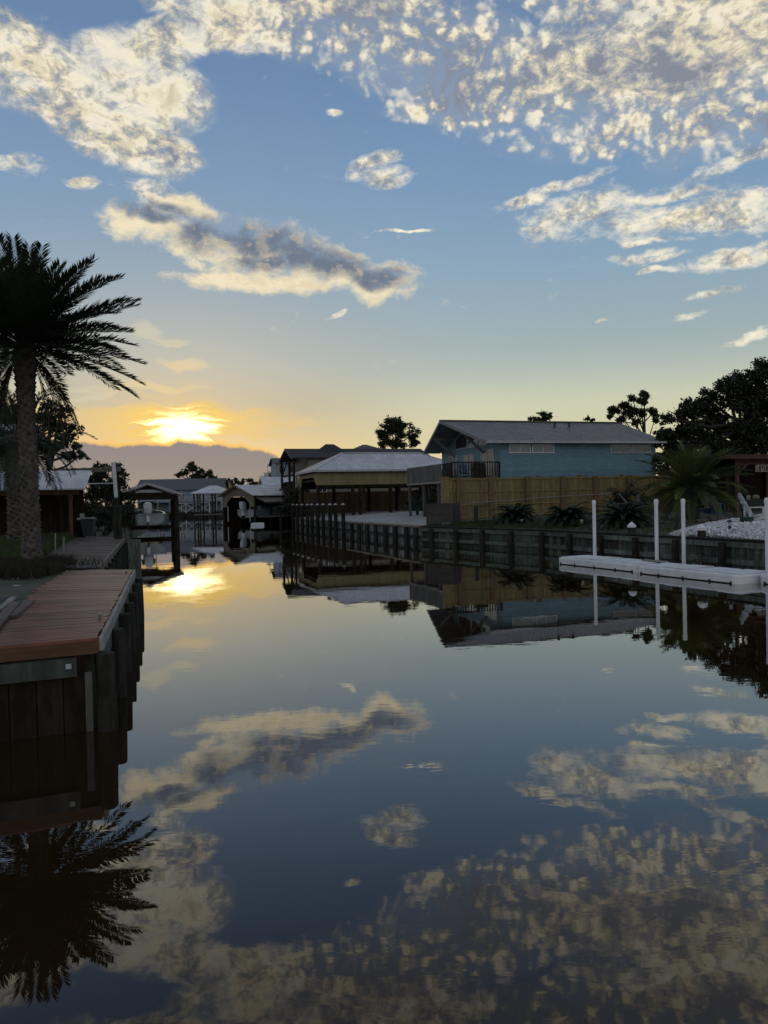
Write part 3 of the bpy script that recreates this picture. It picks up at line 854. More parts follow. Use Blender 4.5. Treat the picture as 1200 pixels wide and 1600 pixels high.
# vinyl wall and tall pilings further along
A0_, B0_ = Vector((-8.35, 72.3, 0)), Vector((2.14, 42.93, 0)); dv = (B0_-A0_).normalized(); nv = Vector((dv.y, -dv.x, 0)); nv = -nv if nv.x > 0 else nv
vw = thing('seawall', 'white corrugated sheet seawall with dark pilings below the concrete patio', 'seawall', (-3, 57, 0))
V, F = [], []; L = (B0_-A0_).length; s = 0; k = 0
while s < L:
    o_ = (0, .12, .12, 0)[k % 4]; p = A0_ + dv*s + nv*o_
    V += [(p.x, p.y, -1), (p.x, p.y, .96)]; s += (.10, .16, .10, .16)[k % 4]; k += 1
F = [(2*i, 2*i+2, 2*i+3, 2*i+1) for i in range(k-1)]
mk('sheet_panel', V, F, M['vinyl'], vw)
for zz in (.40,):
    mb = MB(); mb.beam(Z(A0_, zz)+nv*.20, Z(B0_, zz)+nv*.20, .12, .16); mb.build('wale', M['piling'], vw)
mb = MB(); mb.beam(Z(A0_, 1.01)+nv*.08, Z(B0_, 1.01)+nv*.08, .34, .09); mb.build('cap_board', mat('tan_cap_board', (.27, .22, .15), (.18, .145, .10), .7, 3, (1, 1, 3), 0, .1), vw)
pos = [(-8.14, 71.73), (-7.55, 70.05), (-6.94, 68.34), (-6.28, 66.5), (-5.76, 65.06), (-5.13, 63.29), (-4.54, 61.62), (-3.85, 59.7), (-3.32, 58.21), (-2.65, 56.33)]
low = [(-1.99, 54.5), (-1.43, 52.92), (-.83, 51.25), (-.25, 49.61), (.38, 47.86), (.95, 46.28), (1.58, 44.51), (2.07, 43.14)]
for x, y in low:
    mb = MB(); c = Vector((x, y, 0)) + nv*.34; mb.tube([Z(c, -1.2), Z(c, .5), Z(c, .93)], [.16, .15, .14], 10); mb.build('piling', M['piling'], vw)
tp = None
for x, y in pos:
    c = Vector((x, y, 0)) + nv*.36
    if tp is None:
        tp = thing('capped_piling', 'tall dark piling with small white pointed cap in the long row along the concrete patio', 'piling', c, 'row of tall capped pilings along the patio')
        mb = MB(); mb.tube([Z(c, -1.2), Z(c, 1), Z(c, 2.24)], [.16, .15, .14], 10); mb.build('post', M['pilingd'], tp)
        mb = MB(); mb.tube([Z(c, 2.24), Z(c, 2.28), Z(c, 2.38)], [.15, .15, .02], 12); mb.build('cap', M['trim'], tp)
    else: copy_thing(tp, c)
# concrete patio sheet
q_ = [A0_ + Vector((.3, 0, 0)), B0_ + Vector((.25, 0, 0)), B0_ + Vector((4.2, 3.2, 0)), Vector((4.5, 60, 0)), Vector((3.0, 78, 0)), Vector((-6, 79, 0))]
V = []; 
mbp = MB(); nn = 14
L1 = [A0_.lerp(B0_, i/nn) - nv*.12 for i in range(nn+1)]
V = []
for i, p in enumerate(L1):
    for dd in (0, 2, 4.5, 8, 12):
        x, y = p.x + dd*.93, p.y + dd*.36; V.append((x, y, gz(x, y) + .055))
F = [(i*5+j, i*5+j+1, (i+1)*5+j+1, (i+1)*5+j) for i in range(nn) for j in range(4)]
o = mk('patio', V, F, M['concrete'], base=(0, 0, 0)); o['kind'] = 'structure'
# dark screen panel at the wall corner
c0, c1 = at(667, 822, 43.4), at(708, 822, 42.6)
c0.z = c1.z = 0
mb = MB(); dd_ = (c1-c0).normalized(); back = Vector((-dd_.y, dd_.x, 0))
for i in range(9):
    z0 = 1.06 + i*.135
    mb.prism([Z(c0, z0), Z(c1, z0), Z(c1+back*.04, z0), Z(c0+back*.04, z0)], (0, 0, .128))
for e in (c0, c1): mb.prism([Z(e-dd_*.05+back*.045, 1.0), Z(e+dd_*.05+back*.045, 1.0), Z(e+dd_*.05+back*.14, 1.0), Z(e-dd_*.05+back*.14, 1.0)], (0, 0, 1.24))
for i in range(9):
    z0 = 1.06 + i*.135
    mb.prism([Z(c1+back*.05, z0), Z(c1+back*1.0, z0), Z(c1+back*1.0-dd_*.04, z0), Z(c1+back*.05-dd_*.04, z0)], (0, 0, .128))
tag(mb.build('screen', M['screen']), 'low dark slatted screen box where the patio meets the grassy bank', 'screen')
c = at(696, 819, 42.2); mb = MB(); mb.box(c.x-.22, c.x+.22, c.y-.12, c.y+.12, 1.0, 1.22); mb.box(c.x-.20, c.x+.20, c.y-.13, c.y-.121, 1.04, 1.18)
tag(mb.build('dock_box', M['grey']), 'small grey box on the seawall in front of the dark screen', 'box')


# ------------------------------------------------------------------ blue house
def siding(mb, p, d, L, z0, z1, out, course=.17, zf=None):
    "lapped boards on a wall from p along d; zf(s) clips the top"
    p, d, out = Vector((p[0], p[1], 0)), Vector((d[0], d[1], 0)), Vector((out[0], out[1], 0))
    z = z0
    while z < z1 - .02:
        t = min(z+course, z1)
        s0, s1 = 0, L
        if zf:
            ss_ = [L*i/60 for i in range(61) if zf(L*i/60) > z+course*.5]
            if not ss_: break
            s0, s1 = ss_[0], ss_[-1]
        a, b = p + d*s0, p + d*s1
        mb.add([Z(a+out*.024, z), Z(b+out*.024, z), Z(b+out*.006, t), Z(a+out*.006, t), Z(a, z), Z(b, z)], [(0, 1, 2, 3), (4, 5, 1, 0)])
        z = t


def window(fr, parent, face, s0, s1, z0, z1, mull=(), gm='glass', off=0.0, fm='trim', name='window', fw=.07):
    "face 'f' = front wall (v=off), 'l' = left gable (u=off); frame proud of the wall, pane inside"
    mb = MB(fr)
    def bar(a, b, c, d, dp):
        if face == 'f': mb.box(a, b, off-dp, off+.01, c, d)
        else: mb.box(off-dp, off+.01, a, b, c, d)
    bar(s0, s1, z1-fw, z1, .05); bar(s0-.03, s1+.03, z0, z0+fw, .065)
    bar(s0, s0+fw, z0+fw, z1-fw, .05); bar(s1-fw, s1, z0+fw, z1-fw, .05)
    for m_ in mull: bar(m_-.03, m_+.03, z0+fw, z1-fw, .042)
    w_ = mb.build(name, M[fm], parent)
    mb = MB(fr)
    if face == 'f': mb.box(s0+fw, s1-fw, off-.030, off+.01, z0+fw, z1-fw)
    else: mb.box(off-.030, off+.01, s0+fw, s1-fw, z0+fw, z1-fw)
    mb.build('pane', M[gm], w_)
    return w_


HF = (7.7, 50.3, 18.0); L_, W_ = 12.06, 10.0
house = thing('house', 'blue sided house with wide grey metal roof and raised deck on the right bank', 'house', (7.7, 50.3, 1.2))
ez, rz = 6.2, 8.05; sl_ = (rz-ez)/5.5
roofz = lambda v: ez + sl_*(min(v, 10-v)+.5)
mb = MB(HF); mb.box(0, L_, 0, W_, 1.0, 3.72)
mb.prism([(0, 0, 3.72), (0, 10, 3.72), (0, 10, roofz(0)-.18), (0, 5, rz-.18), (0, 0, roofz(0)-.18)], (L_, 0, 0))
siding(mb, (0, 0), (1, 0), L_, 3.3, 6.18, (0, -1), .20)
siding(mb, (0, 10), (0, -1), 10, 3.8, 8.0, (-1, 0), zf=lambda s: roofz(10-s)-.16)
mb.build('wall', M['blue'], house)
mb = MB(HF); mb.box(-.03, .05, -.035, -.001, 3.4, 6.1); mb.box(-.04, -.001, -.03, .10, 3.8, 6.1); mb.build('corner_board', M['blue'], house)
mb = MB(HF)
mb.slab((-1.3, -.5, ez), (L_+.6, -.5, ez), (L_+.6, 5, rz), (-2.15, 5, rz), .10, .42, .04, .016)
mb.slab((L_+.6, 10.5, ez), (-1.3, 10.5, ez), (-2.15, 5, rz), (L_+.6, 5, rz), .10, .42, .04, .016)
mb.beam((-2.18, 5, rz+.03), (L_+.63, 5, rz+.03), .30, .05)
roof = mb.build('roof', M['roofg'], house)
for u in (6.2, 7.4):
    mb = MB(HF); z = roofz(3.6); mb.tube([(u, 3.6, z-.05), (u, 3.6, z+.28)], .07, 10); mb.tube([(u, 3.6, z+.25), (u, 3.6, z+.33)], .10, 10); mb.build('vent_pipe', M['black'], roof)
mb = MB(HF)
mb.add([(-1.28, -.46, ez-.13), (0, -.46, ez-.13), (0, 5, rz-.13), (-2.1, 5, rz-.13)], [(0, 1, 2, 3)])
mb.add([(-1.28, 10.46, ez-.13), (0, 10.46, ez-.13), (0, 5, rz-.13), (-2.1, 5, rz-.13)], [(3, 2, 1, 0)])
mb.box(0, L_+.5, -.45, -.001, ez-.12, ez-.10)
mb.build('soffit', M['soffit'], house)
mb = MB(HF); mb.beam((-1.32, -.5, ez-.08), (-2.17, 5, rz-.08), .05, .20); mb.beam((-1.32, 10.5, ez-.08), (-2.17, 5, rz-.08), .05, .20)
mb.build('rake_board', M['soffit'], house)
mb = MB(HF); mb.beam((-1.28, -.54, ez-.07), (L_+.58, -.54, ez-.07), .08, .15); mb.build('gutter', M['trim'], house)
for v in (2.5, 7.5):
    mb = MB(HF); z = roofz(v)-.24; t = -1.62
    mb.beam((t-.05, v, z), (0, v, z), .14, .22); mb.beam((t+.15, v, z-.10), (0, v, z-1.35), .12, .16); mb.build('roof_bracket', M['soffit'], house)
for k, (a, b) in enumerate(((5.15, 7.3), (3.3, 5.0), (1.9, 3.15))):          # clerestory under the slope
    z0 = 6.12
    ta, tb = roofz(a)-.38, roofz(b)-.38
    def poly(x0, g_):
        lo = [(x0, a+g_, z0+g_), (x0, b-g_, z0+g_)]
        hi = [(x0, b-g_, tb-g_)] + ([(x0, 5, rz-.38-g_)] if a < 5 < b else []) + [(x0, a+g_, ta-g_)]
        return lo + hi
    mb = MB(HF); mb.prism(poly(-.045, 0), (.05, 0, 0)); w_ = mb.build('window', M['trim'], house)
    mb = MB(HF); mb.prism(poly(-.052, .08), (.02, 0, 0)); mb.build('pane', M['glass'], w_)
window(HF, house, 'f', .62, 2.22, 5.42, 6.04, (1.42,), 'blind', fm='white'); window(HF, house, 'f', 2.32, 3.96, 5.42, 6.04, (3.14,), 'blind', fm='white')
window(HF, house, 'f', 8.36, 9.96, 5.42, 6.04, (9.16,), 'glass'); window(HF, house, 'f', 10.06, 11.66, 5.42, 6.04, (10.86,), 'glass')
window(HF, house, 'l', .9, 2.9, 3.86, 5.82, (1.9,), 'blind', name='sliding_door'); window(HF, house, 'l', 4.1, 5.9, 4.35, 5.65, (5.0,), 'blind'); window(HF, house, 'l', 6.9, 8.7, 3.86, 5.72, (7.8,), 'blind', name='sliding_door')
# raised deck on the gable side
deck = MB(HF); deck.box(-3.5, -.002, 0, 8.2, 3.60, 3.78)
dk = deck.build('deck', M['grey'], house)
mb = MB(HF); mb.beam((-3.5, .03, 4.85), (-.02, .03, 4.85), .12, .07); mb.beam((-3.5, .03, 4.80), (-3.5, 1.6, 4.80), .10, .05); mb.beam((-3.46, .03, 3.92), (-.02, .03, 3.92), .05, .08)
u = -3.42
while u < -.05: mb.box(u-.022, u+.022, .01, .05, 3.92, 4.82); u += .19
v = .2
while v < 1.6: mb.box(-3.52, -3.48, v-.022, v+.022, 3.78, 4.80); v += .16
for u in (-3.5, -1.75, -.06): mb.box(u-.05, u+.05, -.02, .08, 3.6, 4.83)
mb.build('railing', M['darkwood'], dk)
mb = MB(HF); v = 1.6
while v < 8.2: mb.box(-3.545, -3.515, v, v+.135, 3.66, 4.84 + .0); v += .145
v = 0
u = -3.5
mb.build('board_skirt', M['grey'], dk)
mb = MB(HF); mb.beam((-3.56, 1.5, 3.62), (-3.56, 8.25, 3.62), .05, .10); mb.build('trim_board', M['pale'], dk)
for (u, v) in ((-3.4, 8.1), (-3.4, 5.2), (-3.4, 2.4), (-.3, 8.1), (-1.8, 8.1)):
    mb = MB(HF); mb.box(u-.09, u+.09, v-.09, v+.09, 1.1, 3.60); mb.build('post', M['grey'], dk)
mb = MB(HF)
for v in np.arange(.1, 9.9, .15): mb.box(-.035, -.001, v, v+.142, 1.1, 3.55)
mb.build('underdeck_shade', M['darkwood'], house)  # dark boards stand in for the black shade under the raised deck


def hloc(fr, u, v, z):
    m_ = MB(fr); return Vector(m_.w((u, v, z)))


# things on the deck
p = hloc(HF, -2.1, 1.1, 3.78)
t_ = thing('deck_chair', 'blue fabric chair behind the deck railing of the blue house', 'chair', p)
mb = MB((p.x, p.y, 18)); mb.box(-.25, .25, -.25, .25, .40, .44); 
fr = (p.x, p.y, 18.0)
mb = MB(fr); mb.prism([(-.26, -.25, 4.2), (.26, -.25, 4.2), (.26, .25, 4.14), (-.26, .25, 4.14)], (0, 0, .03)); mb.build('seat', M['bluechair'], t_)
mb = MB(fr); mb.prism([(-.26, .25, 4.15), (.26, .25, 4.15), (.26, .38, 4.75), (-.26, .38, 4.75)], (0, .03, 0)); mb.build('backrest', M['bluechair'], t_)
for sx in (-.25, .25):
    mb = MB(fr); mb.tube([(sx, -.25, 3.785), (sx, -.23, 4.42), (sx, .28, 4.42)], .016, 6); mb.tube([(sx, .3, 3.785), (sx, .24, 4.2)], .016, 6); mb.build('frame', M['trim'], t_)
p = hloc(HF, -1.0, 1.3, 3.78); t_ = thing('grill', 'dark covered grill behind the deck railing of the blue house', 'grill', p); fr = (p.x, p.y, 18.0)
mb = MB(fr); mb.prism([(-.42, -.28, 3.86), (.42, -.28, 3.86), (.42, .28, 3.86), (-.42, .28, 3.86)], (0, 0, .72)); mb.build('cover', M['black'], t_)
mb = MB(fr); mb.tube([(-.42, 0, 4.58), (.42, 0, 4.58)], .27, 14); mb.build('lid', M['black'], t_)
for a in (-.36, .36):
    for b in (-.22, .22): mb = MB(fr); mb.tube([(a, b, 3.785), (a, b, 3.88)], .03, 6); mb.build('foot', M['black'], t_)


# ------------------------------------------------------------------ wooden fence in front of the blue house
def wood_fence(fr, L, z0, z1, label, m='fence', posts=(), caps=(), rails=4, wide=.30, zfun=None, name='fence'):
    t_ = thing(name, label, 'fence', (fr[0], fr[1], z0))
    mb = MB(fr); u = 0
    while u < L:
        mb.box(u, u+.135, 0, .02, z0, z1 + random.uniform(-.012, .012)); u += .142
    mb.build('pickets', M[m], t_)
    mb = MB(fr)
    for k in range(rails):
        z = z1 - .07 - (z1-z0-.35)*k/(rails-1)
        mb.box(0, L, -.045, -.003, z-.045, z+.045)
    mb.build('rails', M[m], t_)
    for u in posts:
        mb = MB(fr); mb.box(u-wide/2, u+wide/2, -.14, -.048, z0-.3, z1+.03); mb.build('post', M['fence2'], t_)
    for u in caps:
        mb = MB(fr); mb.box(u-.08, u+.08, .025, .19, z1-.4, z1+.06); o_ = mb.build('post', M['fence2'], t_)
        mb = MB(fr); mb.box(u-.15, u+.15, -.04, .26, z1+.06, z1+.10); mb.build('cap', M[m], o_)
    return t_


FF = (3.42, 44.3, 17.0)
ft = wood_fence(FF, 19.0, 1.15, 3.70, 'long khaki board fence with wide posts in front of the blue house', posts=[.95, 3.0, 5.4, 7.75, 10.0, 12.4, 14.8, 17.2], caps=(3.25, 6.15, 9.0, 12.0))
mb = MB(FF); mb.box(-.02, .36, -.05, .3, 1.0, 3.78); mb.build('end_post', M['fence'], ft)
mb = MB(FF); mb.tube([(1.6, -.20, 2.25), (4, -.20, 2.33), (7, -.20, 2.50), (11, -.20, 2.62)], .022, 6); tag(mb.build('conduit', M['hose']), 'thin pale pipe sagging along the khaki fence', 'pipe')
c = at(744, 815, 42.3); mb = MB(); z = gz(c.x, c.y); mb.box(c.x-.11, c.x+.11, c.y-.08, c.y+.08, z-.2, z+.93); mb.box(c.x-.125, c.x+.125, c.y-.095, c.y+.095, z+.93, z+.965)
tag(mb.build('utility_post', M['black']), 'short square dark post standing in the grass before the khaki fence', 'post')

# grass on the right bank
gp = []
for _ in range(9000):
    t = U(0, 1); i = random.choice((2, 3, 3, 4)); a, b = RW[i], RW[i+1]
    d = abs(random.gauss(.3, 3.0)) + .15; x, y = a[0]+(b[0]-a[0])*t + d*.88, a[1]+(b[1]-a[1])*t + d*.47
    gp.append((x, y, gz(x, y)-.01))
blades('grass', gp, .16, .012, M['grass'], .8)


# ------------------------------------------------------------------ planting on the right bank
def cycad(px, Y, base_y, r, h, nf, label, seed):
    random.seed(seed); c = at(px, base_y, Y); z = gz(c.x, Y); b = Vector((c.x, Y, z-.03))
    t_ = thing('cycad', label, 'cycad', b, 'cycads along the right seawall')
    mb = MB(); mb.tube([b, b+Vector((0, 0, .2)), b+Vector((0, 0, .32))], [.20, .22, .12], 10); mb.build('trunk', M['bark'], t_)
    V, F = [], []
    for k in range(nf):
        s = k/nf; a = k*2.39996
        frond(V, F, b+Vector((0, 0, .28)), a, R(66-72*s), r*.9*U(.8, 1.15), 1.2+.5*s, .26, 60, .034, .5, .016, .1, .06)
    mk('fronds', V, F, M['cycad'], t_)


cycad(806, 40.3, 822, 1.35, 1, 64, 'dark round cycad nearest the khaki fence post, left of the others', 21)
cycad(887, 36.6, 824, 1.3, 1, 60, 'wide low cycad with paler top fronds, the middle one of the bank', 22)
cycad(976, 32.8, 833, 1.5, 1, 66, 'largest cycad, behind the white capped piling', 23)


def light(px, Y, h, label, kind):
    c = at(px, 800, Y); z = gz(c.x, Y); t_ = thing('path_light', label, 'path light', (c.x, Y, z), 'path lights on the right bank')
    mb = MB(); mb.tube([(c.x, Y, z-.05), (c.x, Y, z+h*.6)], .018 if kind == 0 else .055, 8); mb.build('stem', M['black'], t_)
    mb = MB(); mb.tube([(c.x, Y, z+h*.6), (c.x, Y, z+h*.86)], .055, 8); mb.build('lens', M['sunset_glass'] if kind == 0 else M['trim'], t_)
    mb = MB(); mb.tube([(c.x, Y, z+h*.86), (c.x, Y, z+h*.93), (c.x, Y, z+h)], [.09, .085, .02], 10); mb.build('cap', M['steel'] if kind == 0 else M['black'], t_)


light(909, 34.2, .42, 'small solar path light with dark stem right of the middle cycad', 0)
light(815, 39.2, .30, 'small solar path light at the foot of the left cycad', 0)
light(1140, 26.5, .52, 'dark cylindrical path light standing in the white gravel', 1)

# gravel bed
gc = [(at(px, 830, Y).x, Y) for px, Y in ((1043, 28.0), (1075, 30.2), (1120, 31.6), (1180, 31.4), (1240, 29.5), (1290, 25.5), (1215, 23.1), (1140, 25.45), (1080, 27.1))]
def inside(x, y, P_):
    r = False
    for i in range(len(P_)):
        (x1, y1), (x2, y2) = P_[i], P_[i-1]
        if (y1 > y) != (y2 > y) and x < (x2-x1)*(y-y1)/(y2-y1)+x1: r = not r
    return r
cx_, cy_ = sum(p[0] for p in gc)/len(gc), sum(p[1] for p in gc)/len(gc)
def bedz(x, y):
    e = min(seg_d((x, y), gc[i], gc[i-1]) for i in range(len(gc)))
    return gz(x, y) + .02 + .16*min(1, e/.8)
V, F = [], []; n = 0
random.seed(31)
while n < 5200:
    x, y = U(9, 16.5), U(22.5, 32)
    if not inside(x, y, gc): continue
    r = U(.035, .085); z = bedz(x, y) + U(-.02, .03); k = len(V); n += 1
    a = U(0, 6.28); ca, sa = math.cos(a), math.sin(a)
    for (ux, uy, uz) in ((1, 0, 0), (0, .75, 0), (-1, 0, .1), (0, -.75, 0), (.1, 0, .6), (0, 0, -.6)):
        ux, uy, uz = ux*U(.7, 1.2), uy*U(.7, 1.2), uz*U(.7, 1.2)
        V.append((x+r*(ux*ca-uy*sa), y+r*(ux*sa+uy*ca), z+r*uz))
    F += [(k, k+1, k+4), (k+1, k+2, k+4), (k+2, k+3, k+4), (k+3, k, k+4), (k+1, k, k+5), (k+2, k+1, k+5), (k+3, k+2, k+5), (k, k+3, k+5)]
o = mk('gravel', V, F, M['gravel'], base=(0, 0, 0)); o['kind'] = 'stuff'
V = [(cx_, cy_, bedz(cx_, cy_)-.03)]
rings = 6
for k in range(1, rings+1):
    for (x, y) in gc:
        f_ = k/rings; X, Y = cx_+(x-cx_)*f_, cy_+(y-cy_)*f_; V.append((X, Y, bedz(X, Y)-.03))
m_ = len(gc); F = [(0, 1+i, 1+(i+1) % m_) for i in range(m_)]
for k in range(rings-1):
    F += [(1+k*m_+i, 1+(k+1)*m_+i, 1+(k+1)*m_+(i+1) % m_, 1+k*m_+(i+1) % m_) for i in range(m_)]
o = mk('gravel_bed', V, F, M['gravel'], base=(0, 0, 0)); o['kind'] = 'structure'


def rock(x, y, z, r, label, group, seed):
    random.seed(seed); bm = bmesh.new(); bmesh.ops.create_icosphere(bm, subdivisions=2, radius=r)
    ph = [U(0, 6) for _ in range(6)]
    V = []
    for v in bm.verts:
        c = v.co; k = 1 + .18*math.sin(c.x/r*2.3+ph[0]) + .16*math.sin(c.y/r*2.9+ph[1]) + .14*math.sin(c.z/r*3.3+ph[2]) + U(-.05, .05)
        V.append((x + c.x*k*1.25, y + c.y*k, z + c.z*k*.62 + r*.25))
    F = [tuple(v.index for v in f.verts) for f in bm.faces]; bm.free()
    tag(mk('rock', V, F, M['rock']), label, 'rock', group)


for k, (px, Y, r) in enumerate(((1015, 33.5, .20), (1030, 34.0, .24), (1049, 33.6, .18), (1094, 33.0, .26), (1108, 33.3, .34), (1121, 33.0, .30), (1132, 33.6, .24), (1069, 33.4, .22))):
    c = at(px, 810, Y); rock(c.x, Y, gz(c.x, Y)-.05, r, 'dark brown border stone at the foot of the low palm', 'border stones round the palm bed', 40+k)
c = at(1058, 826, 29.6); mb = MB(); z = gz(c.x, 29.6); mb.tube([(c.x, 29.6, z-.1), (c.x+.02, 29.6, z+.35), (c.x+.01, 29.6, z+.66)], [.10, .09, .085], 9)
tag(mb.build('stump', M['bark']), 'short dark wooden stump at the left edge of the white gravel', 'stump')


# raised planting table
c = at(982, 798, 39.0); z = gz(c.x, 39)
t_ = thing('garden_table', 'weathered grey garden table with clutter behind the largest cycad', 'table', (c.x, 39, z)); fr = (c.x, 39, 12.0)
mb = MB(fr)
for k in range(6): mb.box(-1.05, 1.05, -.42+k*.14, -.42+k*.14+.13, z+.70, z+.74)
mb.build('tabletop', M['grey'], t_)
for u in (-.95, .95):
    for v in (-.36, .36):
        mb = MB(fr); mb.box(u-.045, u+.045, v-.045, v+.045, z-.05, z+.70); mb.build('leg', M['grey'], t_)
mb = MB(fr); mb.box(-.95, .95, -.38, -.34, z+.50, z+.66); mb.build('apron', M['grey'], t_)
mb = MB(fr); mb.tube([(-.1, 0, z+.76), (-.5, .05, z+1.22)], .028, 8); tag(mb.build('garden_tool', M['pale']), 'pale wooden tool handle leaning up from the garden table', 'tool')
mb = MB(fr); mb.tube([(.55, .1, z+.742), (.58, .1, z+.80), (.66, .1, z+1.15)], [.11, .10, .07], 10); tag(mb.build('jug', M['grey']), 'small grey jug standing at the right end of the garden table', 'jug')


def adirondack(name, label, group, m, loc, ang, s=1.0):
    t_ = thing(name, label, 'chair', loc, group); x, y, z = loc; fr = (x, y, ang)
    mb = MB(fr)
    for k in range(6):
        a = .02+k*.09*s; mb.prism([(a, -.27*s, z+(.36-.10*k/5)*s), (a+.08*s, -.27*s, z+(.345-.10*k/5)*s), (a+.08*s, .27*s, z+(.345-.10*k/5)*s), (a, .27*s, z+(.36-.10*k/5)*s)], (0, 0, .02))
    mb.build('seat', M[m], t_)
    mb = MB(fr)
    for k in range(5):
        v = (-.25+.104*k)*s; h = (.98, 1.04, 1.07, 1.04, .98)[k]*s
        mb.prism([(.50*s, v, z+.24*s), (.50*s, v+.094*s, z+.24*s), (.90*s, v+.094*s, z+h), (.90*s, v, z+h)], (.022, 0, .01))
    mb.beam((.79*s, -.28*s, z+.74*s), (.79*s, .28*s, z+.74*s), .03, .07)
    mb.build('backrest', M[m], t_)
    for sg in (-1, 1):
        mb = MB(fr); mb.box(-.10*s, .72*s, sg*.34*s-.065*s, sg*.34*s+.065*s, z+.56*s, z+.582*s); mb.build('armrest', M[m], t_)
        mb = MB(fr); mb.box(-.03*s, .08*s, sg*.30*s-.014, sg*.30*s+.014, z, z+.56*s); mb.build('leg', M[m], t_)
        mb = MB(fr); mb.prism([(.02, sg*.30*s-.04, z+.38*s), (.06, sg*.30*s-.04, z+.24*s), (.92*s, sg*.30*s-.04, z), (.98*s, sg*.30*s-.04, z+.05)], (0, .026, 0))
        mb.box(.62*s, .68*s, sg*.30*s-.07, sg*.30*s-.042, z+.12*s, z+.56*s); mb.build('leg', M[m], t_)
    return t_


c = at(1096, 806, 36.5); adirondack('garden_chair', 'blue slatted garden chair just right of the low palm trunk', 'blue garden chairs', 'bluechair', (c.x, 36.5, gz(c.x, 36.5)), 205)
c = at(1117, 806, 37.6); adirondack('garden_chair', 'blue slatted garden chair facing the canal, the one further right', 'blue garden chairs', 'bluechair', (c.x, 37.6, gz(c.x, 37.6)), 80)
c = at(1120, 808, 36.0); z = gz(c.x, 36); t_ = thing('side_table', 'small blue wooden side table before the blue garden chairs', 'table', (c.x, 36, z)); fr = (c.x, 36, 10.0)
mb = MB(fr); mb.box(-.32, .32, -.25, .25, z+.56, z+.60); mb.build('tabletop', M['bluechair'], t_)
for u in (-.27, .27):
    for v in (-.2, .2): mb = MB(fr); mb.box(u-.035, u+.035, v-.035, v+.035, z, z+.56); mb.build('leg', M['bluechair'], t_)
mb = MB(fr); mb.box(-.235, .235, .12, .14, z+.12, z+.5); mb.build('back_panel', M['bluechair'], t_)
c = at(1186, 817, 29.2); adirondack('garden_chair', 'white slatted garden chair leaning back beside the green pot', None, 'white', (c.x+.35, 29.2, gz(c.x, 29.2)+.05), 172, 1.12)
c = at(1167, 818, 28.9); z = gz(c.x, 28.9); t_ = thing('flower_pot', 'round dark green glazed pot before the white chair', 'pot', (c.x, 28.9, z))
mb = MB(); mb.tube([(c.x, 28.9, z), (c.x, 28.9, z+.06), (c.x, 28.9, z+.20), (c.x, 28.9, z+.32), (c.x, 28.9, z+.36)], [.14, .18, .25, .25, .22], 18); mb.build('body', M['pot'], t_, smooth=False)
mb = MB(); mb.tube([(c.x, 28.9, z+.34), (c.x, 28.9, z+.39)], [.245, .245], 18); mb.build('rim', M['pot'], t_)
c = at(1146, 812, 29.6); z = gz(c.x, 29.6); V = []
mb = MB((c.x, 29.6, 8)); loop = [(-.62, 0, z+.14), (-.5, -.14, z+.13), (0, -.2, z+.15), (.55, -.17, z+.19), (.66, 0, z+.2), (.55, .17, z+.19), (0, .2, z+.15), (-.5, .14, z+.13)]
mb.prism(loop, (0, 0, .07)); mb.prism([(-.4, -.1, z-.02), (.4, -.1, z-.02), (.4, .1, z-.02), (-.4, .1, z-.02)], (0, 0, .16)); tag(mb.build('bench_board', M['float']), 'low white rounded board lying left of the green pot', 'board')
c = at(1181, 800, 31.2); z = gz(c.x, 31.2); t_ = thing('covered_table', 'black covered table behind the white garden chair', 'table', (c.x+.3, 31.2, z)); fr = (c.x+.3, 31.2, 5)
mb = MB(fr); mb.prism([(-.8, -.35, z+.42), (.9, -.35, z+.42), (.9, .35, z+.42), (-.8, .35, z+.42)], (0, 0, .46)); mb.build('cover', M['black'], t_)
for u in (-.7, .8):
    for v in (-.28, .28): mb = MB(fr); mb.box(u-.03, u+.03, v-.03, v+.03, z-.02, z+.42); mb.build('leg', M['black'], t_)
mb = MB(fr); mb.tube([(-.62, 0, z+.883), (-.62, 0, z+1.06)], [.07, .07], 10); tag(mb.build('cup', M['pale']), 'small pale cup on the black covered table', 'cup')
mb = MB(fr); mb.tube([(-.30, 0, z+.883), (-.30, 0, z+.93), (-.30, 0, z+1.02), (-.30, 0, z+1.07)], [.06, .13, .13, .05], 10); tag(mb.build('jar', M['rope']), 'round tan jar on the black covered table', 'jar')

# shelter and board shed at the right edge
SF = (at(1150, 790, 40).x, 40.0, 16.0); z0 = 1.42
t_ = thing('shelter', 'dark open shelter with thin red brown roof edge at the right edge', 'shelter', (SF[0], SF[1], z0))
mb = MB(SF); mb.slab((-.3, -.5, 4.32), (6, -.5, 4.32), (6, 4.5, 4.75), (-.3, 4.5, 4.75), .10, .5, .04, .03); mb.build('roof', M['redwood'], t_)
for u in (.1, 3, 5.8):
    for v in (0, 4.2): mb = MB(SF); mb.box(u-.07, u+.07, v-.07, v+.07, z0-.1, 4.22); mb.build('post', M['redwood'], t_)
mb = MB(SF); mb.beam((.1, 0, 4.08), (5.8, 0, 4.08), .08, .24); mb.beam((.1, -.06, 3.55), (.75, -.06, 4.02), .07, .14); mb.beam((3, -.06, 3.55), (3.6, -.06, 4.02), .07, .14); mb.build('beam', M['redwood'], t_)
mb = MB(SF)
for u in np.arange(0, 6, .16): mb.box(u, u+.15, 4.3, 4.33, z0-.1, 4.5)
mb.build('back_wall', M['darkwood'], t_)
p = hloc(SF, 1.55, -.16, 3.85)
sg = thing('hanging_sign', 'small pale sign with dark block shapes hanging from the shelter beam', 'sign', (p.x, p.y, 3.55))
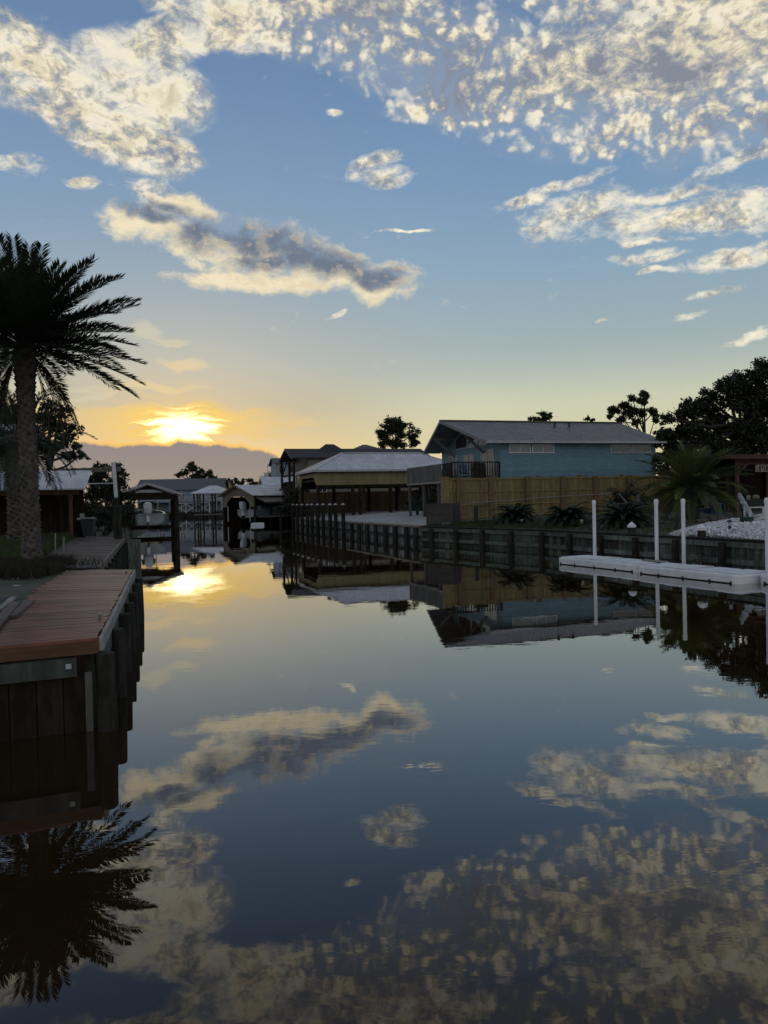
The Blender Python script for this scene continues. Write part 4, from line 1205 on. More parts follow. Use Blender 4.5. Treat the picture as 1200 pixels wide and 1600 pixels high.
fr = (p.x, p.y, 16.0); mb = MB(fr); mb.box(-.42, .42, 0, .03, 3.56, 3.94); mb.build('board', M['pale'], sg)
mb = MB(fr)
for x0, x1, a, b in ((-.34, -.27, 3.60, 3.74), (-.20, -.10, 3.60, 3.86), (-.02, .06, 3.72, 3.88), (.13, .18, 3.60, 3.80), (.25, .34, 3.60, 3.86)): mb.box(x0, x1, -.008, -.002, a, b)
mb.build('marks', M['black'], sg)
SH = (at(1098, 790, 47.0).x, 47.0, 17.0)
t_ = thing('garden_shed', 'brown board shed behind the low palm and the shelter', 'shed', (SH[0], SH[1], 1.4))
mb = MB(SH); mb.box(0, 5, .03, 3, 1.2, 4.48)
u = 0
while u < 5: mb.box(u, u+.19, 0, .028, 1.3, 4.46); u += .2
mb.build('wall', M['fence2'], t_)
mb = MB(SH); mb.slab((-.2, -.25, 4.5), (5.2, -.25, 4.5), (5.2, 3.2, 4.72), (-.2, 3.2, 4.72), .07); mb.build('roof', M['tan'], t_)

# ------------------------------------------------------------------ floating dock and its poles
fdir = Vector((.41, -.912, 0)).normalized(); fnr = Vector((.912, .41, 0)).normalized()


def float_section(label, o_, L, Wd):
    ang = math.degrees(math.atan2(fdir.y, fdir.x)); t_ = thing('floating_dock', label, 'floating dock', (o_.x, o_.y, -.1), 'white floating dock sections')
    bm = bmesh.new(); r = bmesh.ops.create_cube(bm, size=1)
    for v in bm.verts: v.co = Vector(((v.co.x+.5)*L, (v.co.y+.5)*Wd, (v.co.z+.5)*.38-.13))
    ed = [e for e in bm.edges if abs((e.verts[0].co-e.verts[1].co).z) > .1]
    bmesh.ops.bevel(bm, geom=ed, offset=.22, segments=4, affect='EDGES', profile=.5)
    top = [e for e in bm.edges if min(e.verts[0].co.z, e.verts[1].co.z) > .2]
    bmesh.ops.bevel(bm, geom=top, offset=.05, segments=3, affect='EDGES', profile=.5)
    f_ = MB((o_.x, o_.y, ang)); f_.add([v.co for v in bm.verts], [tuple(v.index for v in f.verts) for f in bm.faces]); bm.free()
    f_.build('float', M['float'], t_, smooth=False)
    n = max(2, round(L/1.0))
    for k in range(n):
        bm = bmesh.new(); bmesh.ops.create_cube(bm, size=1)
        a, b = L*k/n + .10, L*(k+1)/n - .06
        for v in bm.verts: v.co = Vector((a+(v.co.x+.5)*(b-a), .14+(v.co.y+.5)*(Wd-.28), .246+(v.co.z+.5)*(.03+.01*(k % 2))))
        bmesh.ops.bevel(bm, geom=[e for e in bm.edges], offset=.018, segments=2, affect='EDGES')
        f_ = MB((o_.x, o_.y, ang)); f_.add([v.co for v in bm.verts], [tuple(v.index for v in f.verts) for f in bm.faces]); bm.free()
        f_.build('tread_pad', M['float'], t_)
    f_ = MB((o_.x, o_.y, ang)); f_.box(.22, L-.22, -.010, .02, -.03, .030)
    f_.box(.22, L-.22, Wd-.02, Wd+.010, -.03, .030)
    for k in range(n+1):
        a = min(max(.25, L*k/n), L-.25); f_.box(a-.03, a+.03, -.02, .01, -.03, .065)
    f_.build('connector_strip', M['black'], t_)
    return t_


# canal side edge of each section is local y = 0 on the left of the direction of travel
def fs(label, x, y, L, Wd=1.5): return float_section(label, Vector((x, y, 0)), L, Wd)


s1 = Vector((6.38, 28.55, 0)); s2 = Vector((7.98, 24.46, 0)); s3 = s2 + fdir*4.02 + fnr*.62
fs('left white floating dock section, its rounded end towards the far canal', s1.x, s1.y, 4.25)
fs('middle white floating dock section between the two central poles', s2.x, s2.y, 3.95)
fs('right white floating dock section running out of the picture', s3.x, s3.y, 4.0, 1.3)
mb = MB(); a = s2 + fnr*1.15 - fdir*.1; mb.beam(Z(a, .315)-fdir*.75, Z(a, .315)+fdir*.1, .22, .03); tag(mb.build('bridging_plank', M['pale']), 'short tan plank bridging two white floating dock sections', 'plank')
pole = None
for k, (px, py, Y) in enumerate(((927, 782, 28.55), (1024, 780, 26.0), (1066, 778, 25.25), (1197, 776, 21.4))):
    c = at(px, py, Y); b = Vector((c.x+.02, Y, -.6))
    lab = ['white plastic pole with round cap at the far left end of the white dock', 'white plastic pole with round cap, second from the left, before the green bank',
           'white plastic pole with round cap standing before the low palm trunk', 'white plastic pole with round cap at the right edge of the picture'][k]
    if pole is None:
        pole = thing('dock_pole', lab, 'pole', b, 'white poles of the floating dock')
        mb = MB(); mb.tube([b, Z(b, 2.24)], .063, 16); mb.build('pipe', M['pvc'], pole)
        mb = MB(); mb.tube([Z(b, 2.19), Z(b, 2.28), Z(b, 2.33), Z(b, 2.345)], [.073, .073, .058, .022], 16); mb.build('cap', M['pvc'], pole)
    else: copy_thing(pole, b, lab)

# ------------------------------------------------------------------ tan boat shelter
PF = (-5.97, 66.0, 18.0); PL, PW = 14.8, 7.8; pe, pr_ = 5.24, 6.95
pv = thing('boat_shelter', 'open tan boat shelter with wide pale metal hip roof on the right bank', 'shelter', (PF[0], PF[1], 1.2))
mb = MB(PF)
mb.slab((0, 0, pe), (PL, 0, pe), (11.2, PW/2, pr_), (3.6, PW/2, pr_), .10, .33, .045, .04)
mb.slab((PL, PW, pe), (0, PW, pe), (3.6, PW/2, pr_), (11.2, PW/2, pr_), .10, .33, .045, .04)
mb.slab((0, PW, pe), (0, 0, pe), (3.6, PW/2, pr_), (3.6, PW/2, pr_), .10, .33, .045, .04)
mb.slab((PL, 0, pe), (PL, PW, pe), (11.2, PW/2, pr_), (11.2, PW/2, pr_), .10, .33, .045, .04)
mb.beam((3.6, PW/2, pr_+.03), (11.2, PW/2, pr_+.03), .28, .05)
for a, b in (((0, 0), (3.6, PW/2)), ((0, PW), (3.6, PW/2)), ((PL, 0), (11.2, PW/2)), ((PL, PW), (11.2, PW/2))):
    mb.beam((*a, pe+.03), (*b, pr_+.03), .2, .04)
mb.build('roof', M['roofl'], pv)
mb = MB(PF); mb.beam((-.02, -.02, pe-.07), (PL, -.02, pe-.07), .05, .17); mb.beam((-.02, 0, pe-.07), (-.02, PW, pe-.07), .05, .17); mb.build('fascia', M['trim'], pv)
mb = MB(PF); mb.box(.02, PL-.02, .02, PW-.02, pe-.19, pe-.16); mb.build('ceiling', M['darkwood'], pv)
mb = MB(PF); u = .35
while u < PL-.35: mb.box(u, u+.29, .35, .38, 3.95, pe-.16); u += .30
mb.box(.35, PL-.35, .382, .44, 3.95, pe-.16); mb.build('front_band', M['yellow'], pv)
mb = MB(PF); a, b, zt, zb = .35, PW-.35, pe-.16, 3.95
mb.prism([(.345, a, zb), (.345, a+.2, zb), (.345, a+1.15, zt-.42), (.345, b-1.15, zt-.42), (.345, b-.2, zb-.1), (.345, b, zb-.1), (.345, b, zt), (.345, a, zt)], (-.03, 0, 0)); mb.build('end_band', M['yellow'], pv)
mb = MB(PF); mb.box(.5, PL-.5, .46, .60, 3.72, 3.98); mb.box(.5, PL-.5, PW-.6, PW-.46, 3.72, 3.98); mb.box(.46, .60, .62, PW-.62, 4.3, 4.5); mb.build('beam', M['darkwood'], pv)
for u in (.5, 3.6, 4.25, 7.1, 10.0, 10.6, 14.2):
    for v in (.53, PW-.53):
        if v > 1 and u in (4.25, 10.6): continue
        mb = MB(PF); mb.box(u-.13, u+.13, v-.13, v+.13, 1.0, 3.98); mb.build('post', M['darkwood'], pv)
for u in (5.6, 9.1, 12.6):
    mb = MB(PF); mb.box(u-.09, u+.09, PW/2-.09, PW/2+.09, 1.0, pe-.2); mb.build('post', M['grey'], pv)
mb = MB(PF); mb.box(.5, PL-.5, PW-.44, PW-.40, 3.95, pe-.2); mb.box(PL-.6, PL-.55, .5, PW-.5, 3.95, pe-.2); mb.build('interior_shade', M['darkwood'], pv)  # added dark sheets stand in for the shade behind the end opening
p = hloc(PF, .6, 9.2, 1.35)
wood_fence((p.x, p.y, 18.0), 19.0, 1.35, 3.45, 'brown board fence standing behind the open tan boat shelter', m='fence2', posts=[.1, 2.4, 4.8, 7.2, 9.6, 12, 14.4, 16.8, 18.9], rails=3, wide=.16)

# ------------------------------------------------------------------ brown house behind the shelter
BF = (-10.4, 88.0, 18.0); bl, bw = 17.0, 8.3
bh = thing('house', 'tall weathered house with dark shingle roof and balcony behind the tan shelter', 'house', (BF[0], BF[1], 1.2))
e_, r_ = 7.65, 8.95
mb = MB(BF); mb.box(2.0, bl, .3, bw-.3, 1.0, 7.55); mb.prism([(2.0, .3, 7.55), (2.0, bw-.3, 7.55), (2.0, bw/2, r_-.16)], (bl-2.0, 0, 0))
u = 2.0
while u < bl: mb.box(u, u+.02, .275, .3, 1.2, 7.5); u += .4
mb.build('wall', M['tan'], bh)
mb = MB(BF); mb.slab((0, 0, e_), (bl+.3, 0, e_), (bl+.3, bw/2, r_), (0, bw/2, r_), .14); mb.slab((bl+.3, bw, e_), (0, bw, e_), (0, bw/2, r_), (bl+.3, bw/2, r_), .14)
rf = mb.build('roof', M['roofd'], bh)
mb = MB(BF); x0, x1, zt = 3.6, 7.4, 9.5
mb.add([(x0, 2.2, 8.3), (x1, 2.2, 8.3), (x1, 6.1, 8.3), (x0, 6.1, 8.3), (5.0, 4.15, zt), (6.0, 4.15, zt)], [(0, 1, 5, 4), (1, 2, 5), (2, 3, 4, 5), (3, 0, 4)]); mb.build('dormer_roof', M['roofd'], rf)
mb = MB(BF); mb.beam((-.02, 0, e_-.1), (-.02, bw/2, r_-.1), .05, .22); mb.beam((-.02, bw, e_-.1), (-.02, bw/2, r_-.1), .05, .22); mb.build('rake_board', M['grey'], bh)
mb = MB(BF)
for v in (.25, bw/2-1.2, bw-.4): mb.box(.15, .40, v, v+.25, 1.0, 7.55)
mb.box(.15, 2.0, .2, bw-.2, 3.85, 4.05); mb.box(.15, .35, .5, bw-.5, 5.6, 5.8); mb.beam((.28, .4, 5.7), (.28, 2.9, 7.4), .12, .12); mb.beam((.28, bw-.5, 5.7), (.28, 4.5, 7.4), .12, .12)
bc = mb.build('balcony', M['darkwood'], bh)
mb = MB(BF); mb.beam((.22, .4, 4.95), (.22, bw-.4, 4.95), .06, .08)
for v in np.arange(.5, bw-.4, .2): mb.box(.2, .24, v-.02, v+.02, 4.05, 4.95)
mb.build('railing', M['darkwood'], bc)
window(BF, bh, 'f', 3.0, 4.1, 3.6, 5.1, (3.55,), 'glass', off=.3, fm='white'); window(BF, bh, 'f', 4.3, 5.1, 6.1, 7.0, (4.7,), 'glass', off=.3, fm='trim'); window(BF, bh, 'f', 5.6, 6.4, 6.1, 7.0, (6.0,), 'glass', off=.3, fm='trim')
window(BF, bh, 'l', 3.2, 4.4, 4.2, 6.2, (3.8,), 'glass', off=2.0, fm='trim', name='door'); window(BF, bh, 'l', 5.6, 6.8, 4.9, 6.2, (6.2,), 'glass', off=2.0, fm='trim')


def simple_house(name, label, fr, L, Wd, z0, e, r, hip, wm, rm, over=.4):
    t_ = thing(name, label, 'house', (fr[0], fr[1], z0))
    mb = MB(fr); mb.box(0, L, 0, Wd, z0-.3, e)
    if not hip: mb.prism([(0, 0, e), (0, Wd, e), (0, Wd/2, r-.12)], (L, 0, 0))
    mb.build('wall', M[wm], t_); o_ = over; mb = MB(fr)
    h = hip
    mb.slab((-o_, -o_, e), (L+o_, -o_, e), (L-h+(0 if h else o_), Wd/2, r), (h-(0 if h else o_), Wd/2, r), .12)
    mb.slab((L+o_, Wd+o_, e), (-o_, Wd+o_, e), (h-(0 if h else o_), Wd/2, r), (L-h+(0 if h else o_), Wd/2, r), .12)
    if h:
        mb.slab((-o_, Wd+o_, e), (-o_, -o_, e), (h, Wd/2, r), (h, Wd/2, r), .12); mb.slab((L+o_, -o_, e), (L+o_, Wd+o_, e), (L-h, Wd/2, r), (L-h, Wd/2, r), .12)
    mb.build('roof', M[rm], t_)
    return t_


p = at(433, 800, 118)
h3 = simple_house('house', 'narrow pale blue house with stacked balconies left of the tall weathered house', (p.x, 118, 14), 5.0, 8.0, 1.3, 8.6, 9.6, 0, 'paleblue', 'roofs')
for z in (2.0, 4.6, 7.0):
    window((p.x, 118, 14), h3, 'f', .4, 1.3, z, z+1.3, (.85,), 'glass', fm='white'); window((p.x, 118, 14), h3, 'f', 2.0, 3.2, z, z+1.3, (2.6,), 'glass', fm='white')
for z in (3.7, 6.2):
    mb = MB((p.x, 118, 14)); mb.box(-1.3, -.002, 0, 6, z, z+.15); bc = mb.build('balcony', M['white'], h3)
    mb = MB((p.x, 118, 14)); mb.box(-1.3, -1.25, 0, 6, z+.95, z+1.02); mb.box(-1.28, -1.24, 0, .06, z-2.3, z+1.0)
    for v in np.arange(.2, 6, .25): mb.box(-1.29, -1.26, v, v+.04, z+.15, z+.95)
    mb.build('railing', M['white'], bc)
mb = MB((p.x, 118, 14)); mb.box(-1.35, -1.25, -.05, .05, 1.2, 8.5); mb.build('post', M['white'], h3)
p = at(583, 790, 125); h4 = simple_house('house', 'grey hip roofed house showing its roof behind the tan shelter', (p.x-5.5, 122, 12), 11, 11, 1.3, 9.6, 11.9, 5.2, 'tan', 'roofs')
window((p.x-5.5, 122, 12), h4, 'f', 1, 2.2, 6, 7.4, (), 'glass', fm='white'); window((p.x-5.5, 122, 12), h4, 'f', 8, 9.2, 6, 7.4, (), 'glass', fm='white')
p = at(460, 800, 140)
h5 = simple_house('house', 'low house with pale metal roof between the weathered boathouse and pale blue house', (at(418, 800, 112).x, 112, 20), 7, 6, 1.2, 4.6, 6.4, 0, 'white', 'roofl')
window((at(418, 800, 112).x, 112, 20), h5, 'f', 1, 2.2, 2.2, 3.6, (), 'glass', fm='trim')
# far house at the head of the canal
fx = at(215, 790, 168).x; FH = (fx, 168.0, 4.0)
fh = simple_house('house', 'long pale blue house with grey roof and white deck at the far canal end', FH, 18.0, 11, 1.2, 5.8, 8.4, 0, 'paleblue', 'roofs', .6)
for u in (1.5, 4.5, 9, 12.5, 15.5): window(FH, fh, 'f', u, u+1.3, 3.6, 5.0, (u+.65,), 'glass', fm='white')
mb = MB(FH); mb.box(0, 20, -3, -.002, 3.1, 3.3)
for u in np.arange(0, 20.1, 2.5): mb.box(u-.09, u+.09, -3, -2.8, .8, 5.7)
dk2 = mb.build('deck', M['paleblue'], fh)
mb = MB(FH); mb.beam((0, -2.95, 4.2), (20, -2.95, 4.2), .08, .1)
for u in np.arange(.1, 20, .3): mb.box(u-.03, u+.03, -2.98, -2.92, 3.3, 4.2)
mb.build('railing', M['trim'], dk2)
c0 = at(272, 795, 158); mb = MB((c0.x, 158.0, 4.0))
for k in range(4):
    a = k*2.4; mb.box(a-.1, a+.1, -.1, .1, .7, 3.0); 
    if k < 3: mb.beam((a, 0, .95), (a+2.4, 0, 2.7), .1, .14); mb.beam((a, .12, 2.7), (a+2.4, .12, .95), .1, .14); mb.beam((a, 0, 2.85), (a+2.4, 0, 2.85), .12, .16)
tag(mb.build('crossed_railing', M['trim']), 'white railing with crossed bars on the far bank before the pale blue house', 'railing')
# bank closing the far end
V = [(-60, 160, -1), (-2, 160, -1), (-2, 160, .9), (-60, 160, .9), (-60, 420, 1.2), (-2, 420, 1.2)]
o = mk('ground', V, [(0, 1, 2, 3), (3, 2, 5, 4)], M['soil'], base=(0, 0, 0)); o['kind'] = 'structure'
mb = MB(); mb.box(-50, -14, 159.6, 159.95, -1, .95)
for x in np.arange(-48, -14, 2.2): mb.box(x-.12, x+.12, 159.3, 159.6, -1, 1.1)
tag(mb.build('seawall', M['piling']), 'dark seawall closing the far end of the canal below the pale blue house', 'seawall')

# white roofed gazebo over the water
p = at(336, 800, 122); GF = (p.x-3.0, 120.0, 8.0)
t_ = thing('gazebo', 'small boat gazebo with pale hip roof beyond the gabled boathouse', 'gazebo', (p.x, 120, -.5))
mb = MB(GF); e_, r_, l_, w_ = 4.25, 5.5, 6.0, 6.0
mb.slab((-.4, -.4, e_), (l_+.4, -.4, e_), (3.6, 3, r_), (2.4, 3, r_), .12, .5); mb.slab((l_+.4, w_+.4, e_), (-.4, w_+.4, e_), (2.4, 3, r_), (3.6, 3, r_), .12)
mb.slab((-.4, w_+.4, e_), (-.4, -.4, e_), (2.4, 3, r_), (2.4, 3, r_), .12, .5); mb.slab((l_+.4, -.4, e_), (l_+.4, w_+.4, e_), (3.6, 3, r_), (3.6, 3, r_), .12)
mb.build('roof', M['roofl'], t_)
for u in (.2, 1.1, 3, 5.8):
    for v in (.2, 5.8): mb = MB(GF); mb.box(u-.11, u+.11, v-.11, v+.11, -1.2, e_-.1); mb.build('post', M['piling'], t_)
mb = MB(GF); mb.box(0, 6, 0, 6, .8, .95); mb.build('floor', M['grey'], t_)


# ------------------------------------------------------------------ boats and boathouses
def boat(label, loc, ang, L=6.2, Wd=2.7, win=True, lift=True):
    "stern at local v = 0 facing the camera side; bow away"
    t_ = thing('motor_boat', label, 'boat', loc); x, y, z = loc; fr = (x, y, ang); n = 12
    V, F = [], []
    for i in range(n+1):
        s = i/n; wv = Wd/2*(1 if s < .55 else max(.02, 1-((s-.55)/.45)**2.0)); v = s*L; rise = .35*s*s; kz = z + .62*max(0, (s-.6)/.4)**2
        prof = [(0, kz), (wv*.70, kz+.10), (wv*.95, kz+.34), (wv, z+.95+rise)]
        row = [(-a, v, b) for a, b in reversed(prof)] + [(a, v, b) for a, b in prof[1:]]
        V += row
    m_ = 7
    for i in range(n):
        for k in range(m_-1): F.append((i*m_+k, (i+1)*m_+k, (i+1)*m_+k+1, i*m_+k+1))
    F.append((0, 1, 2, 3, 4, 5, 6))
    mb = MB(fr); mb.add(V, F); hull = mb.build('hull', M['hull'], t_)
    mb = MB(fr)
    for i in range(n):
        for sg in (0, 6):
            a, b = V[i*m_+sg], V[(i+1)*m_+sg]; mb.beam((a[0], a[1], a[2]+.02), (b[0], b[1], b[2]+.02), .16, .06)
    mb.beam((-Wd/2, -.02, z+.96), (-.42, -.02, z+.96), .14, .06); mb.beam((.42, -.02, z+.96), (Wd/2, -.02, z+.96), .14, .06); mb.build('gunwale', M['engine'], t_)
    mb = MB(fr); mb.add([(-Wd*.45, .1, z+.5), (Wd*.45, .1, z+.5), (Wd*.45, L*.6, z+.5), (-Wd*.45, L*.6, z+.5)], [(0, 1, 2, 3)]); mb.build('cockpit_floor', M['hull'], t_)
    mb = MB(fr); mb.prism([(-.45, 2.0, z+.5), (.45, 2.0, z+.5), (.40, 2.9, z+.5), (-.40, 2.9, z+.5)], (0, 0, .95)); mb.build('console', M['hull'], t_)
    if win:
        mb = MB(fr); mb.prism([(-.62, 2.15, z+1.45), (.62, 2.15, z+1.45), (.55, 2.45, z+2.05), (-.55, 2.45, z+2.05)], (0, .03, 0)); mb.build('windscreen', M['sunset_glass'], t_)
        mb = MB(fr)
        for sx in (-.66, .66): mb.tube([(sx, 2.1, z+.5), (sx, 2.2, z+2.35)], .03, 6)
        mb.box(-.85, .85, 1.7, 3.3, z+2.35, z+2.41); mb.build('hard_top', M['black'], t_)
    e = thing('x', None, None, loc); bpy.data.objects.remove(e)
    mb = MB(fr)   # outboard cowl: a rounded tapering block
    secs = [(.92, .20, .24), (1.1, .32, .36), (1.5, .36, .42), (1.86, .33, .40), (2.0, .22, .28)]
    V2, F2 = [], []; q_ = 10
    for (h, a, b) in secs:
        for k in range(q_):
            th = 2*math.pi*k/q_; V2.append((a*math.copysign(abs(math.cos(th))**.7, math.cos(th)), -.42+b*math.copysign(abs(math.sin(th))**.7, math.sin(th))-.10*(h-1.0), z+h))
    for i in range(len(secs)-1):
        for k in range(q_): F2.append((i*q_+k, i*q_+(k+1) % q_, (i+1)*q_+(k+1) % q_, (i+1)*q_+k))
    F2 += [tuple(range(q_-1, -1, -1)), tuple(range((len(secs)-1)*q_, len(secs)*q_))]
    mb.add(V2, F2); en = mb.build('outboard_engine', M['engine'], t_)
    mb = MB(fr); mb.prism([(-.13, -.55, z+.30), (.13, -.55, z+.30), (.13, -.2, z+.30), (-.13, -.2, z+.30)], (0, 0, .75)); mb.build('midsection', M['engine'], en)
    mb = MB(fr); mb.prism([(-.05, -.62, z-.25), (.05, -.62, z-.25), (.05, -.2, z-.25), (-.05, -.2, z-.25)], (0, 0, .56)); mb.tube([(0, -.75, z-.02), (0, -.15, z-.02)], .07, 8)
    for k in range(3):
        a = k*2.094; mb.beam((0, -.72, z-.02), (.19*math.cos(a), -.72, z-.02+.19*math.sin(a)), .10, .02, (0, 1, 0))
    mb.build('lower_unit', M['black'], en)
    return t_


BH = (-22.75, 65.0, 18.0)
bh1 = thing('boathouse', 'open gabled boathouse over the water on the left bank, white boat inside', 'boathouse', (-20.1, 66, -.5))
wB = 5.3; mb = MB(BH); e_, r_ = 3.45, 4.42
mb.slab((-.15, -.3, e_), (-.15, 8.5, e_), (wB/2, 8.5, r_), (wB/2, -.3, r_), .10, .45); mb.slab((wB+.15, 8.5, e_), (wB+.15, -.3, e_), (wB/2, -.3, r_), (wB/2, 8.5, r_), .10, .45)
mb.build('roof', M['roofg'], bh1)
mb = MB(BH); mb.beam((-.2, -.32, e_-.02), (wB/2, -.32, r_-.02), .05, .20); mb.beam((wB+.2, -.32, e_-.02), (wB/2, -.32, r_-.02), .05, .20); mb.build('rake_board', M['trim'], bh1)
mb = MB(BH); mb.box(.1, wB-.1, 0, .2, 3.0, 3.32); mb.box(.1, .3, .2, 8.2, 3.0, 3.3); mb.box(wB-.3, wB-.1, .2, 8.2, 3.0, 3.3); mb.prism([(.3, .1, 3.32), (wB-.3, .1, 3.32), (wB/2, .1, r_-.2)], (0, .05, 0)); mb.build('beam', M['darkwood'], bh1)
mb = MB(BH); mb.prism([(1.3, -.02, 3.62), (wB-1.3, -.02, 3.62), (wB/2+.5, -.02, 3.86), (wB/2-.5, -.02, 3.86)], (0, .02, 0)); mb.build('gable_vent', M['trim'], bh1)
for v in (.1, 4.2, 8.0):
    for u in (.2, wB-.25):
        mb = MB(BH); mb.tube([(u, v, -1.2), (u, v, 3.05)], [.20, .18] if u > 2 else [.15, .14], 10); mb.build('piling', M['piling'], bh1)
mb = MB(BH); mb.box(.3, wB-.3, 1.2, 1.4, .42, .66); mb.box(.3, wB-.3, 5.2, 5.4, .42, .66); mb.box(1.5, 1.7, .6, 6.4, .66, .76); mb.box(3.6, 3.8, .6, 6.4, .66, .76); mb.build('lift_cradle', M['darkwood'], bh1)
p = hloc(BH, wB/2, .7, .80); boat('white motor boat on a lift inside the left boathouse, outboard towards us', (p.x, p.y, .80), 18.0, 6.4, 2.85)

B2 = (-15.2, 90.0, 48.0); w2, l2 = 6.2, 7.5
b2 = thing('boathouse', 'weathered boathouse with chamfered gable opening in the middle distance', 'boathouse', (-16.5, 93, -.5))
e_, r_ = 3.45, 4.75
mb = MB(B2); mb.slab((-.5, -.3, e_), (l2, -.3, e_), (l2, w2/2, r_), (-.5, w2/2, r_), .09, .5); mb.slab((l2, w2+.3, e_), (-.5, w2+.3, e_), (-.5, w2/2, r_), (l2, w2/2, r_), .09, .5); mb.build('roof', M['roofl'], b2)
mb = MB(B2); mb.beam((-.52, -.3, e_-.05), (-.52, w2/2, r_-.05), .05, .14); mb.beam((-.52, w2+.3, e_-.05), (-.52, w2/2, r_-.05), .05, .14); mb.build('rake_board', M['fence'], b2)
gz_ = lambda v: e_-.1 + (r_-e_)*(1-abs(v-w2/2)/(w2/2+.3))
mb = MB(B2); mb.prism([(0, .05, 2.1), (0, .9, 2.1), (0, .9, 2.55), (0, 1.9, 3.35), (0, w2-1.9, 3.35), (0, w2-.9, 2.55), (0, w2-.9, 2.1), (0, w2-.05, 2.1), (0, w2-.05, gz_(0)), (0, w2/2, r_-.16), (0, .05, gz_(0))], (.06, 0, 0)); mb.build('gable_wall', M['tan'], b2)
mb = MB(B2); mb.slab((.3, -1.7, 2.65), (l2-.5, -1.7, 2.65), (l2-.5, -.05, 3.2), (.3, -.05, 3.2), .06, .5); mb.build('awning', M['tan'], b2)
mb = MB(B2); mb.box(.1, l2, 0, .15, 3.05, 3.3); mb.box(.1, l2, w2-.15, w2, 3.05, 3.3); mb.box(.3, l2-.5, -1.65, -1.55, 2.4, 2.58); mb.build('beam', M['darkwood'], b2)
for u in (.15, 2.6, 5, 7.2):
    for v in (.1, w2-.1, -1.6):
        if v < 0 and u < .5: continue
        mb = MB(B2); mb.tube([(u, v, -1.2), (u, v, 3.1 if v > 0 else 2.45)], .15, 9); mb.build('piling', M['piling'], b2)
mb = MB(B2); mb.box(.6, l2, -1.6, .05, .85, 1.0); mb.build('side_dock', M['grey'], b2)
mb = MB(B2)
for v in np.arange(.2, w2, .3): mb.box(l2-.1, l2-.05, v, v+.29, -.3, 3.4)
mb.build('back_wall', M['darkwood'], b2)  # dark boards close off the view so the boathouse interior looks shaded
mb = MB(B2)
for u in np.arange(.3, l2-.3, .3): mb.box(u, u+.29, w2-.06, w2-.02, -.3, 3.1)
mb.build('dark_backing', M['darkwood'], b2)  # dark backing added to blacken the inside of the gable opening
mb = MB(B2)
for v in (.95, w2-.95): mb.box(.1, .18, v-.05, v+.05, .3, 2.2)
mb.build('opening_trim', M['trim'], b2)
p = hloc(B2, 1.2, w2/2, .75); boat('pale motor boat hanging inside the weathered boathouse with gable opening', (p.x, p.y, .75), 48.0-90.0, 6.0, 3.4, win=False)
p = at(403, 819, 86); mb = MB((p.x, 86, 30)); mb.prism([(-.7, -.35, -.05), (.6, -.35, -.05), (.75, 0, -.05), (.6, .35, -.05), (-.7, .35, -.05)], (0, 0, .32)); mb.prism([(-.62, -.27, .272), (.55, -.27, .272), (.55, .27, .272), (-.62, .27, .272)], (0, 0, .05))
tag(mb.build('swim_float', M['float']), 'small white float on the water right of the weathered boathouse opening', 'float')

# ------------------------------------------------------------------ left bank buildings
SF2 = (-22.01, 33.8, 17.0)
sh = thing('shed', 'low dark shed with pale corrugated metal roof behind the tall date palm', 'shed', (-18, 38, 1.0))
mb = MB(SF2); mb.slab((-1, -.45, 3.36), (8.35, -.45, 3.36), (8.45, 2.3, 4.32), (-1, 2.3, 4.32), .05, .13, .05, .03); mb.build('roof', M['roofl'], sh)
mb = MB(SF2)
for u in np.arange(-1, 8.0, .16): mb.box(u, u+.152, 1.6, 1.63, 1.0, 3.9)
mb.box(-1, 8.0, 2.2, 2.25, 1.0, 4.2)
for v in np.arange(1.6, 2.2, .16): mb.box(7.85, 7.88, v, v+.152, 1.0, 3.9)
mb.build('wall', M['darkwood'], sh)
for u in (-.5, 2.3, 5.1, 7.65):
    mb = MB(SF2); mb.box(u-.07, u+.07, .02, .16, .9, 3.25); mb.build('post', M['redwood'], sh)
mb = MB(SF2); mb.box(-1, 8.0, .0, .14, 3.10, 3.30); mb.box(7.7, 7.76, -.03, -.001, 2.9, 3.05); mb.build('beam', M['redwood'], sh)
mb = MB(SF2); mb.box(8.05, 8.25, .0, .12, 1.95, 2.2); mb.box(7.9, 8.06, .06, .1, 1.9, 2.0); mb.build('meter_box', M['steel'], sh)
OF = (at(92, 760, 44).x, 44.0, 14.0)
t_ = thing('carport', 'flat dark roofed carport behind the corrugated shed', 'carport', (OF[0]+3, 46, 1.0))
mb = MB(OF); mb.slab((0, 0, 4.70), (3.25, 0, 4.78), (3.25, 1.5, 4.86), (0, 1.5, 4.80), .24, .5); mb.build('roof', M['grey'], t_)
for u in (.1, 3.1):
    for v in (.15, 1.3): mb = MB(OF); mb.box(u-.07, u+.07, v-.07, v+.07, .9, 4.55); mb.build('post', M['darkwood'], t_)
c = at(180, 770, 40.5); t_ = thing('boat_lift_pole', 'tall white sleeved pole with a thin side rail at the left bank', 'pole', (c.x, 40.5, -.9))
mb = MB(); mb.tube([(c.x+.06, 40.5, -1), (c.x+.04, 40.5, 3.0)], .10, 10); mb.build('post', M['piling'], t_)
mb = MB(); mb.tube([(c.x+.04, 40.5, 2.95), (c.x-.04, 40.5, 4.82)], .10, 12); mb.build('sleeve', M['white'], t_)
mb = MB(); mb.tube([(c.x, 40.5, 3.72), (c.x-1.55, 40.6, 3.72)], .035, 8); mb.build('side_rail', M['trim'], t_)
c = at(139, 838, 37.5); z = 1.05; t_ = thing('rubbish_bin', 'dark wheeled rubbish bin with pale lid on the left bank path', 'bin', (c.x, 37.5, z)); fr = (c.x, 37.5, 8)
mb = MB(fr); mb.prism([(-.22, -.24, z+.05), (.22, -.24, z+.05), (.22, .24, z+.05), (-.22, .24, z+.05)], (0, 0, .02))
